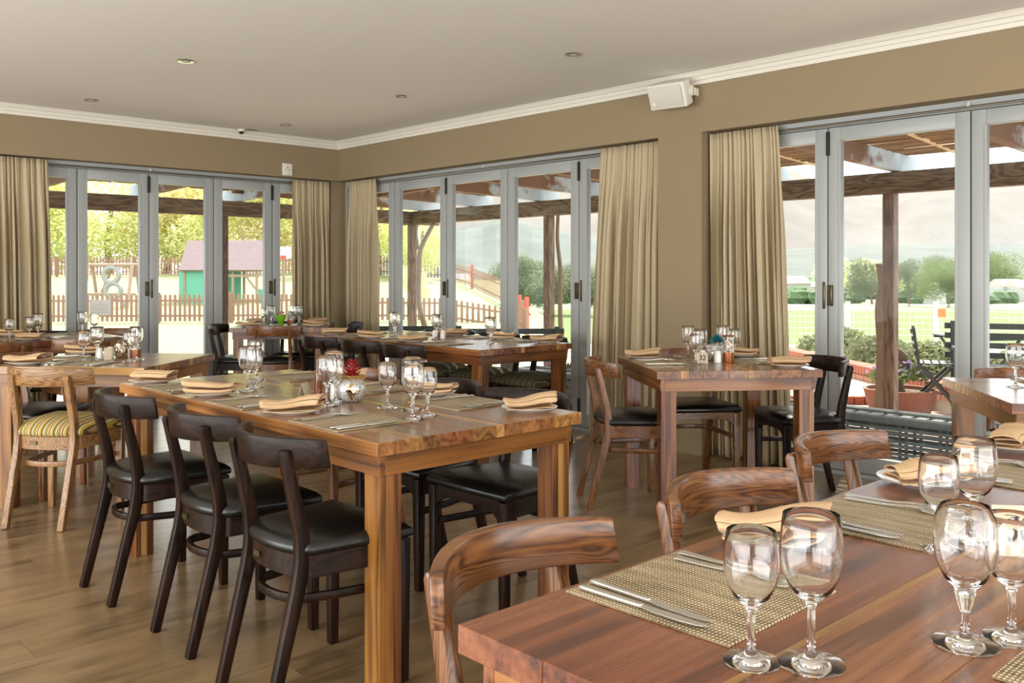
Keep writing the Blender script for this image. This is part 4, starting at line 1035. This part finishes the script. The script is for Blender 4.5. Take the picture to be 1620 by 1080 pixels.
def folding_chair(label, x, y, ang):
    o = thing('folding_chair', label, 'chair', (x, y, ZR), R(ang), 'slatted metal garden furniture')
    for s in (-1, 1):
        MB().sweep([(.22, s*.2, 0), (-.06, s*.2, .34), (-.15, s*.2, .45), (-.2, s*.2, .82)], .02, .03, (0,1,0)).build('back_leg', 'outdoor_metal', o)
        MB().sweep([(-.24, s*.175, 0), (.02, s*.175, .28), (.18, s*.175, .45)], .02, .03, (0,1,0)).build('front_leg', 'outdoor_metal', o)
    for k in range(5): MB().box(-.17+.075*k, -.11+.075*k, -.2, .2, .448, .462).build('seat_slat', 'outdoor_metal', o, bevel=.003, seg=1)
    for k in range(4): MB().obox((-.175-.012*k-.01, 0, .56+.075*k), (.006,0,0), (0,.2,0), (0,0,.024)).build('back_slat', 'outdoor_metal', o)
    for xx in (.2, -.22): MB().bar((xx, -.19, .03), (xx, .19, .03), .02, .02).build('foot_bar', 'outdoor_metal', o)
x, y = W(1478, 9.4); folding_chair('dark folding slat chair in sun beyond the right post', x, y, -66)
def garden_table(label, x, y, ang):
    o = thing('garden_table', label, 'table', (x, y, ZR), R(ang), 'slatted metal garden furniture')
    for k in range(6): MB().box(-.33+.11*k, -.33+.11*k+.10, -.33, .33, .69, .71).build('top_slat', 'outdoor_tabletop', o, bevel=.003, seg=1)
    for s in (-1, 1):
        MB().bar((-.28, s*.3, 0), (.28, s*.3, .69), .03, .02).build('leg', 'outdoor_metal', o)
        MB().bar((.28, s*.28, 0), (-.28, s*.28, .69), .03, .02).build('leg', 'outdoor_metal', o)
        MB().bar((-.33, s*.3, .68), (.33, s*.3, .68), .02, .03).build('edge_rail', 'outdoor_metal', o)
x, y = W(1548, 9.9); garden_table('small metal garden table behind the folding chair', x, y, -35)
def garden_bench(label, x, y, ang, ln=1.5):
    o = thing('garden_bench', label, 'bench', (x, y, ZR if x > 9 else ZTER), R(ang), 'slatted metal garden furniture')
    for k in range(4): MB().box(-.02+.1*k, .06+.1*k, -ln/2, ln/2, .42, .445).build('seat_slat', 'outdoor_metal', o)
    for k in range(4): MB().box(-.06-.012*k, -.035-.012*k, -ln/2, ln/2, .50+.1*k, .56+.1*k).build('back_slat', 'outdoor_metal', o)
    for s in (-1, 1):
        yy_ = s*(ln/2-.08)
        MB().bar((-.03, yy_, 0), (-.08, yy_, .88), .05, .05).build('rear_leg', 'outdoor_metal', o)
        MB().bar((.34, yy_, 0), (.34, yy_, .62), .05, .05).build('front_leg', 'outdoor_metal', o)
        MB().bar((-.05, yy_, .62), (.36, yy_, .62), .05, .03).build('arm_rest', 'outdoor_metal', o)
x, y = W(1625, 9.2); garden_bench('dark slatted garden bench seen through the rightmost pane', x, y, 205)
x, y = W(640, 10.4); garden_bench('dark garden bench on lawn left of the corner vine', x, y, 230, 1.3)
x, y = W(785, 9.9); garden_bench('dark garden bench on lawn behind the long right table', x, y, 230, 1.5)
# ---------------------------------------------------------------- fences
def fence(label, pts, h, pitch, pw, stuff=False, post_mat='picket_paint', post_every=1.7, pmat='picket_paint', drop=0, posth=.05):
    o = thing('picket_fence', label, 'fence', (pts[0][0], pts[0][1], pts[0][2]))
    base = Vector(pts[0]); P = [Vector(p)-base for p in pts]
    sh = None; M_ = MB()
    for a, b in zip(P, P[1:]):
        d = b-a; L = Vector((d.x, d.y)).length; ang = math.atan2(d.y, d.x); n = max(1, int(L/pitch))
        for k in range(n):
            q = a.lerp(b, (k+.5)/n)
            if stuff:
                u = Vector((math.cos(ang), math.sin(ang), 0)); w = Vector((-u.y, u.x, 0))
                M_.obox(q+Vector((0,0,h*.5+.03)), u*pw/2, w*.009, Vector((0,0,h/2-.03)))
            elif sh is None:
                sh = MB().prism([(-pw/2,.04),(pw/2,.04),(pw/2,h-.02),(0,h),(-pw/2,h-.02)], -.009, .009).xf(Matrix(((1,0,0,0),(0,0,1,0),(0,1,0,0),(0,0,0,1)))).build('picket', pmat, o, smooth=0)
                sh.location = q; sh.rotation_euler = (0,0,ang)
            else: child(sh, o, q, ang)
        for zz in (h*.25, h*.78): MB().bar(a+Vector((0,0,zz)), b+Vector((0,0,zz)), .03, .05).build('rail', pmat, o)
        np_ = max(1, int(L/post_every))
        for k in range(0 if a is P[0] else 1, np_+1):
            q = a.lerp(b, k/np_); MB().box(q.x-.045, q.x+.045, q.y-.045, q.y+.045, q.z-.1, q.z+h+posth).build('post', post_mat, o, smooth=0)
    if stuff: tag(M_.build('pickets', pmat, o, smooth=0), 'row of weathered pickets', kind='stuff')
    return o
def gp(px, d, dz=0): x, y = W(px, d); return (x, y, zg(px, d)+dz)
fence('low brown picket fence across the lawn behind the far doors', [gp(50, 22.8), gp(250, 23.0), gp(480, 23.2)], .72, .118, .062)
fence('low brown picket fence across the lawn behind the right doors', [gp(560, 23.4), gp(700, 23.2), gp(832, 23.0)], .62, .135, .065)
fence('brown picket fence running uphill from the lawn corner with red posts', [gp(833, 23.3), gp(822, 27), gp(796, 31.5), gp(747, 37), gp(700, 41)], .85, .19, .055, True, 'red_post_paint', 4.0, posth=.12)
fence('pale picket fence along the top of the lawn', [gp(700, 41), gp(590, 41.4), gp(480, 41.2), gp(335, 40), gp(90, 40), gp(-80, 40)], .85, .14, .07, True, 'picket_paint', 3.0)
o = thing('wire_fence', 'wire mesh fence on white posts before the vineyard', 'fence', gp(1100, 17))
b0 = Vector(gp(1100, 17)); zz0 = []
for k, px in enumerate((1100, 1220, 1341, 1481, 1640, 1800)):
    q = Vector(gp(px, 17.0 + (px-1341)*-.0045)) - b0; zz0.append(q)
    MB().tube([q+Vector((0,0,-.2)), q+Vector((0,0,1.06))], .05, 10).build('post', 'white_post_paint', o)
for k in range(9):
    MB().tube([q+Vector((0,0,.12+.11*k)) for q in zz0], .004, 4).build('wire', 'wire', o)
m = MB()
for a, b in zip(zz0, zz0[1:]):
    n = int((b-a).length/.10)
    for k in range(n): q = a.lerp(b, k/n); m.bar(q+Vector((0,0,.1)), q+Vector((0,0,1.0)), .004, .004)
tag(m.build('mesh_wires', 'wire', o, smooth=0), 'fine upright mesh wires', kind='stuff')
x, y, z = gp(1481, 16.3); sg = thing('warning_sign', 'small orange sign on the white fence post', 'sign', (x, y, z+.80)); uu = Vector((SA, -CA, 0))
MB().obox(uu*.105+Vector((0,0,.06)), uu*.068, Vector((CA, SA, 0))*.004, (0,0,.075)).build('board', 'sign_orange', sg, smooth=0)
# ---------------------------------------------------------------- playground
uu = Vector((SA, -CA, 0)); vv = Vector((CA, SA, 0)); ZU = Vector((0,0,1))
def local(o): return lambda a, b, c: uu*a + vv*b + ZU*c
o = thing('tyre_climbing_frame', 'grey timber climbing frame with hanging tyres on the lawn', 'climbing frame', gp(176, 27)); F = local(o)
for a in (-.62, .68):
    for b in (-.35, .35): MB().tube([F(a, b*1.5, -.1), F(a, b*.4, 1.28)], .05, 8).build('post', 'play_timber', o)
MB().tube([F(-.72,0,1.26), F(.8,0,1.26)], .055, 8).build('top_beam', 'play_timber', o)
MB().tube([F(-.68,0,.40), F(.72,0,.40)], .04, 8).build('cross_beam', 'play_timber', o)
MB().tube([F(-.5,.4,.35), F(.0,.1,1.2)], .04, 8).build('brace', 'play_timber', o)
MB().tube([F(.72,0,1.3), F(1.15,.3,.0)], .05, 8).build('brace', 'play_timber', o)
for a, c in ((.0, .97), (.06, .50), (.12,.08)):
    MB().tube([F(a+.225*math.cos(t*.2618), 0, c+.225*math.sin(t*.2618)) for t in range(24)], .075, 8, closed=True).build('tyre', 'tyre_grey', o)
o = thing('playhouse', 'wooden playhouse with slatted roof and green walls', 'playhouse', gp(355, 29)); F = local(o)
for k in range(12):
    t = k/11; c = 1.02+.86*t; b = -.75+.7*t
    MB().obox(F(.12, b, c), uu*1.28, (vv*.03+ZU*.038), (vv*-.03+ZU*.02)).build('roof_board', 'play_shingle', o, smooth=0)
for k in range(12):
    t = k/11; MB().obox(F(.12, .75-.7*t, 1.02+.86*t), uu*1.28, (vv*-.03+ZU*.038), (vv*.03+ZU*.02)).build('roof_board', 'play_shingle', o, smooth=0)
for a in (-1.12, 1.25): MB().add([F(a,-.72,1.02), F(a,.72,1.02), F(a,0,1.86), F(a+.04,-.72,1.02), F(a+.04,.72,1.02), F(a+.04,0,1.86)], [(0,1,2),(3,5,4),(0,3,4,1),(1,4,5,2),(2,5,3,0)]).build('gable', 'play_timber', o, smooth=0)
for a in (-1.05, -.2, .45, 1.2):
    for b in (-.6, .6): MB().tube([F(a,b,-.2), F(a,b,1.05)], .045, 8).build('post', 'play_timber', o)
MB().obox(F(-.85, -.58, .40), uu*.38, vv*.02, ZU*.62).build('green_panel', 'green_canvas', o, smooth=0)
MB().obox(F(.1, .5, .40), uu*.28, vv*.02, ZU*.62).build('green_panel', 'green_canvas', o, smooth=0)
MB().obox(F(1.35, -.4, -.02), uu*.16, vv*.02, ZU*.42).build('slide', 'green_canvas', o, smooth=0)
MB().bar(F(-.2,-.62,.82), F(1.3,-.62,.82), .06, .08).build('lintel', 'play_timber', o)
for a, e in ((-.15,.28),(1.15,-.28)): MB().bar(F(a,-.62,.42), F(a+e,-.62,.80), .05, .06).build('brace', 'play_timber', o)
o = thing('basketball_hoop', 'white basketball backboard on post beside the far curtain', 'hoop', gp(449, 30)); F = local(o)
MB().tube([F(0,0,-.1), F(0,0,1.25)], .045, 8).build('post', 'play_timber', o)
MB().obox(F(.03,-.05,1.52), uu*.22, vv*.012, ZU*.19).build('board', 'sign_white', o, smooth=0)
MB().obox(F(0,-.07,1.36), uu*.09, vv*.01, ZU*.06).build('target', 'sign_red', o, smooth=0)
# ---------------------------------------------------------------- trees and shrubs
CROWN = {}
def crown_mesh(mat, dense):
    if (mat, dense) in CROWN: return CROWN[(mat, dense)]
    m = MB(); rnd = random.Random(len(CROWN)+40); n = 9000
    lobes = [(Vector((rnd.uniform(-.55,.55), rnd.uniform(-.55,.55), rnd.uniform(-.5,.6))), rnd.uniform(.35,.6)) for _ in range(9)]
    for k in range(n):
        c, r_ = rnd.choice(lobes); q = Vector((rnd.gauss(0,1), rnd.gauss(0,1), rnd.gauss(0,1))).normalized()*r_*(rnd.random()**.35) + c
        u = Vector((rnd.uniform(-1,1), rnd.uniform(-1,1), rnd.uniform(-.6,.6))).normalized(); w = u.orthogonal().normalized(); s_ = .028*rnd.uniform(.6,1.4)
        m.add([q-u*s_, q+w*s_*.6, q+u*s_, q-w*s_*.6], [(0,1,2,3)])
    o = m.build('crown', mat, smooth=0); CROWN[(mat, dense)] = o; return o
def tree(label, px, d, h, r, mat, group, z0=None, name='tree'):
    x, y, z = gp(px, d); z = z if z0 is None else z0
    o = thing(name, label, 'tree', (x, y, z), random.uniform(0, 6), group)
    src = crown_mesh(mat, True)
    if src.parent is None: c = src; c.parent = o
    else: c = child(src, o)
    c.location = (0, 0, h*.50); c.scale = (r, r, h*.50)
    tag(c, kind='stuff')
    MB().tube([(0,0,-.3),(.05*r,0,h*.25),(0,.06*r,h*.6)], [.05*h**.7, .04*h**.7, .02*h**.7], 8).build('trunk', 'bark', o)
gt = 'trees behind the playground'
for px, d, h, r, mt, lb in ((-60,46,8.2,4.2,'foliage_bright','bright tree behind the left curtain'), (70,47,8.0,4.0,'foliage_bright','yellow-green tree behind the left end of the fence'), (175,46,7.0,3.8,'foliage_bright','bright yellow-green tree behind the tyre frame'),
        (262,48,7.6,3.8,'foliage_autumn','autumn coloured tree left of the playhouse'), (345,46,6.6,3.6,'foliage_bright','bright tree behind the playhouse roof'), (432,47,7.6,3.8,'foliage_autumn','pale autumn tree behind the basketball board'), (520,46,7.6,4.0,'foliage_bright','bright tree behind the corner curtains'),
        (600,42,5.6,2.6,'foliage_bright','yellow-green tree left of the corner pergola post'), (668,40,3.6,1.5,'foliage_bright','small bright tree right of the corner vine')):
    tree(lb, px, d, h, r, mt, gt)
tree('low yellow bush by the vine foot on the lawn', 652, 30, 1.3, .7, 'foliage_bright', gt, name='bush')
ge = 'grey-green trees below the lawn edge'
for px, d, h, r, lb in ((812,95,6.0,2.8,'grey-green tree right of the third door stile'), (838,100,6.9,3.2,'tall grey-green tree left of the second vine'), (868,92,5.6,2.7,'grey-green tree behind the second post'), (905,98,6.0,3.2,'grey-green tree right of the second vine'), (945,92,5.9,3.4,'grey-green tree behind the pier curtain edge'), (782,105,5.2,2.6,'grey-green tree behind the sloping fence')):
    tree(lb, px, d, h, r, 'foliage_dark', ge)
gv = 'trees beyond the vineyard'
for px, d, h, r, mt, lb in ((1438,150,8.5,3.6,'foliage_dark','dark conical tree at the vineyard edge'), (1500,140,8,5.0,'foliage_mid','round green tree behind the orange sign'), (1380,165,9,6.0,'foliage_dark','broad dark tree left of the right post'), (1350,230,11,9,'foliage_bright','pale yellow tree row above the vineyard'), (1400,235,10,9,'foliage_bright','pale yellow tree beside the right post'), (1590,200,12,8,'foliage_mid','big green tree in the rightmost pane'), (1560,240,14,9,'foliage_dark','dark tree behind the rightmost stile'), (1500,260,13,10,'foliage_dark','dark broad tree on the far valley edge')):
    tree(lb, px, d, h, r, mt, gv)
sh = leafclump(MB(), (0,0,.18), .42, .30, 900, .045, random.Random(8), True).build('shrub', 'foliage_grey', smooth=0)
k = 0
for t in [i/13 for i in range(14)]:
    p = C0.lerp(C1, .05 + t*.93) + cn*(.84 + .10*math.sin(k*2.1))
    c = sh if k == 0 else sh.copy()
    if k: COL.objects.link(c)
    c.location = (p.x, p.y, -.16); c.rotation_euler = (0, 0, k*1.3); c.scale = (1.15, 1.15, .9+.25*math.sin(k*1.7))
    tag(c, '%s hedge shrub from the left behind the brick wall' % 'first second third fourth fifth sixth seventh eighth ninth tenth eleventh twelfth thirteenth fourteenth'.split()[k], 'shrub', 'hedge shrubs behind the brick wall'); k += 1
m = MB(); rnd = random.Random(21)
def blob(m, c, r, rnd):
    b = len(m.v); n1, n2 = 6, 4
    for i in range(1, n2):
        for j in range(n1):
            a = math.pi*i/n2; t = 2*math.pi*j/n1 + i*.4; rr = r*rnd.uniform(.8, 1.15)
            m.v.append((c[0]+rr*math.sin(a)*math.cos(t), c[1]+rr*math.sin(a)*math.sin(t), c[2]+.8*rr*math.cos(a)))
    m.v.append((c[0], c[1], c[2]+.8*r)); top = len(m.v)-1
    for i in range(n2-2):
        for j in range(n1): m.f.append((b+i*n1+j, b+(i+1)*n1+j, b+(i+1)*n1+(j+1) % n1, b+i*n1+(j+1) % n1))
    for j in range(n1): m.f.append((top, b+j, b+(j+1) % n1))
for k in range(11000):
    px = rnd.uniform(600, 2100); d = 165*math.exp(rnd.random()**.8*2.5)
    if 640 < px < 830 and d < 260: continue
    if math.sin(px*.021+d*.009) + math.sin(px*.055-d*.013) < -1.2: continue
    x, y = W(px, d); r_ = rnd.uniform(1.3, 3.0)*(d/300)**.6; blob(m, (x, y, zg(px, d)+r_*.55), r_, rnd)
tag(m.build('woodland', 'valley_wood', smooth=0), 'hazy green woodland covering the valley', 'woodland', kind='stuff')
def house(label, px, d, w, h):
    x, y, z = gp(px, d); o = thing('house', label, 'house', (x, y, z), random.uniform(-.5, .5), 'white houses in the valley')
    MB().box(-w/2, w/2, -w*.3, w*.3, -1, h).build('walls', 'house_white', o, smooth=0)
    MB().add([(-w/2,-w*.34,h),(w/2,-w*.34,h),(w/2,w*.34,h),(-w/2,w*.34,h),(-w/2,0,h+w*.22),(w/2,0,h+w*.22)], [(0,1,5,4),(2,3,4,5),(0,4,3),(1,2,5),(3,2,1,0)]).build('roof', 'house_roof', o, smooth=0)
for px, d, w, h, lb in ((1252,250,9,4,'white house left of the vineyard by the curtain'), (1275,262,7,3,'smaller white house beside it above the vineyard'), (1478,170,6,2.6,'white house behind the fence post'), (1592,190,7,3.2,'white house low in the rightmost pane'), (1614,188,7,3.0,'white house at the right picture edge'), (720,420,14,5,'white house in the valley left of third stile'), (880,430,14,5,'white house in the valley behind second post')):
    house(lb, px, d, w, h)
# ---------------------------------------------------------------- hills
def hill(name, label, px0, px1, d0, d1, prof, mat, seed, zb=-20):
    rnd = random.Random(seed); ph = [rnd.uniform(0, 6.3) for _ in range(8)]
    def fn(u, v):
        px = px0+(px1-px0)*u; d = d0+(d1-d0)*v
        top = CAM_H + (433-prof(px))*d1/1442
        t = math.sin(min(1, v)*math.pi/2)
        n = sum(math.sin(px*(.013*(i+1))+ph[i]+v*3*(i % 3))*.5**i for i in range(6))
        z = zb + (top-zb)*(t**1.2)*(1 + .10*n*(1-v)*1.2) + (top-zb)*.05*n*v
        x, y = W(px, d); return (x, y, z)
    o = struct(MB().grid(fn, 90, 26).build(name, mat, smooth=60)); tag(o, label, 'hill')
hill('forest_hill', 'forested hill beyond the valley with haze in its colour', 560, 1000, 1300, 1900, lambda p: 348 + 55*abs((p-780)/220)**1.6, 'forest_haze_tint', 3)
hill('mountain', 'mountain range across the valley paled by haze in its colour', 300, 2900, 2600, 4600, lambda p: 290 - 26*math.sin((p-500)*.0042) - 10*math.sin(p*.017) - 28*max(0, min(1, (p-1250)/500)), 'mountain_haze_tint', 6)
hill('forest_hill', 'low wooded foothill in front of the mountains', 900, 2700, 1500, 2100, lambda p: 388 + 7*math.sin(p*.011), 'forest_haze_tint', 9)
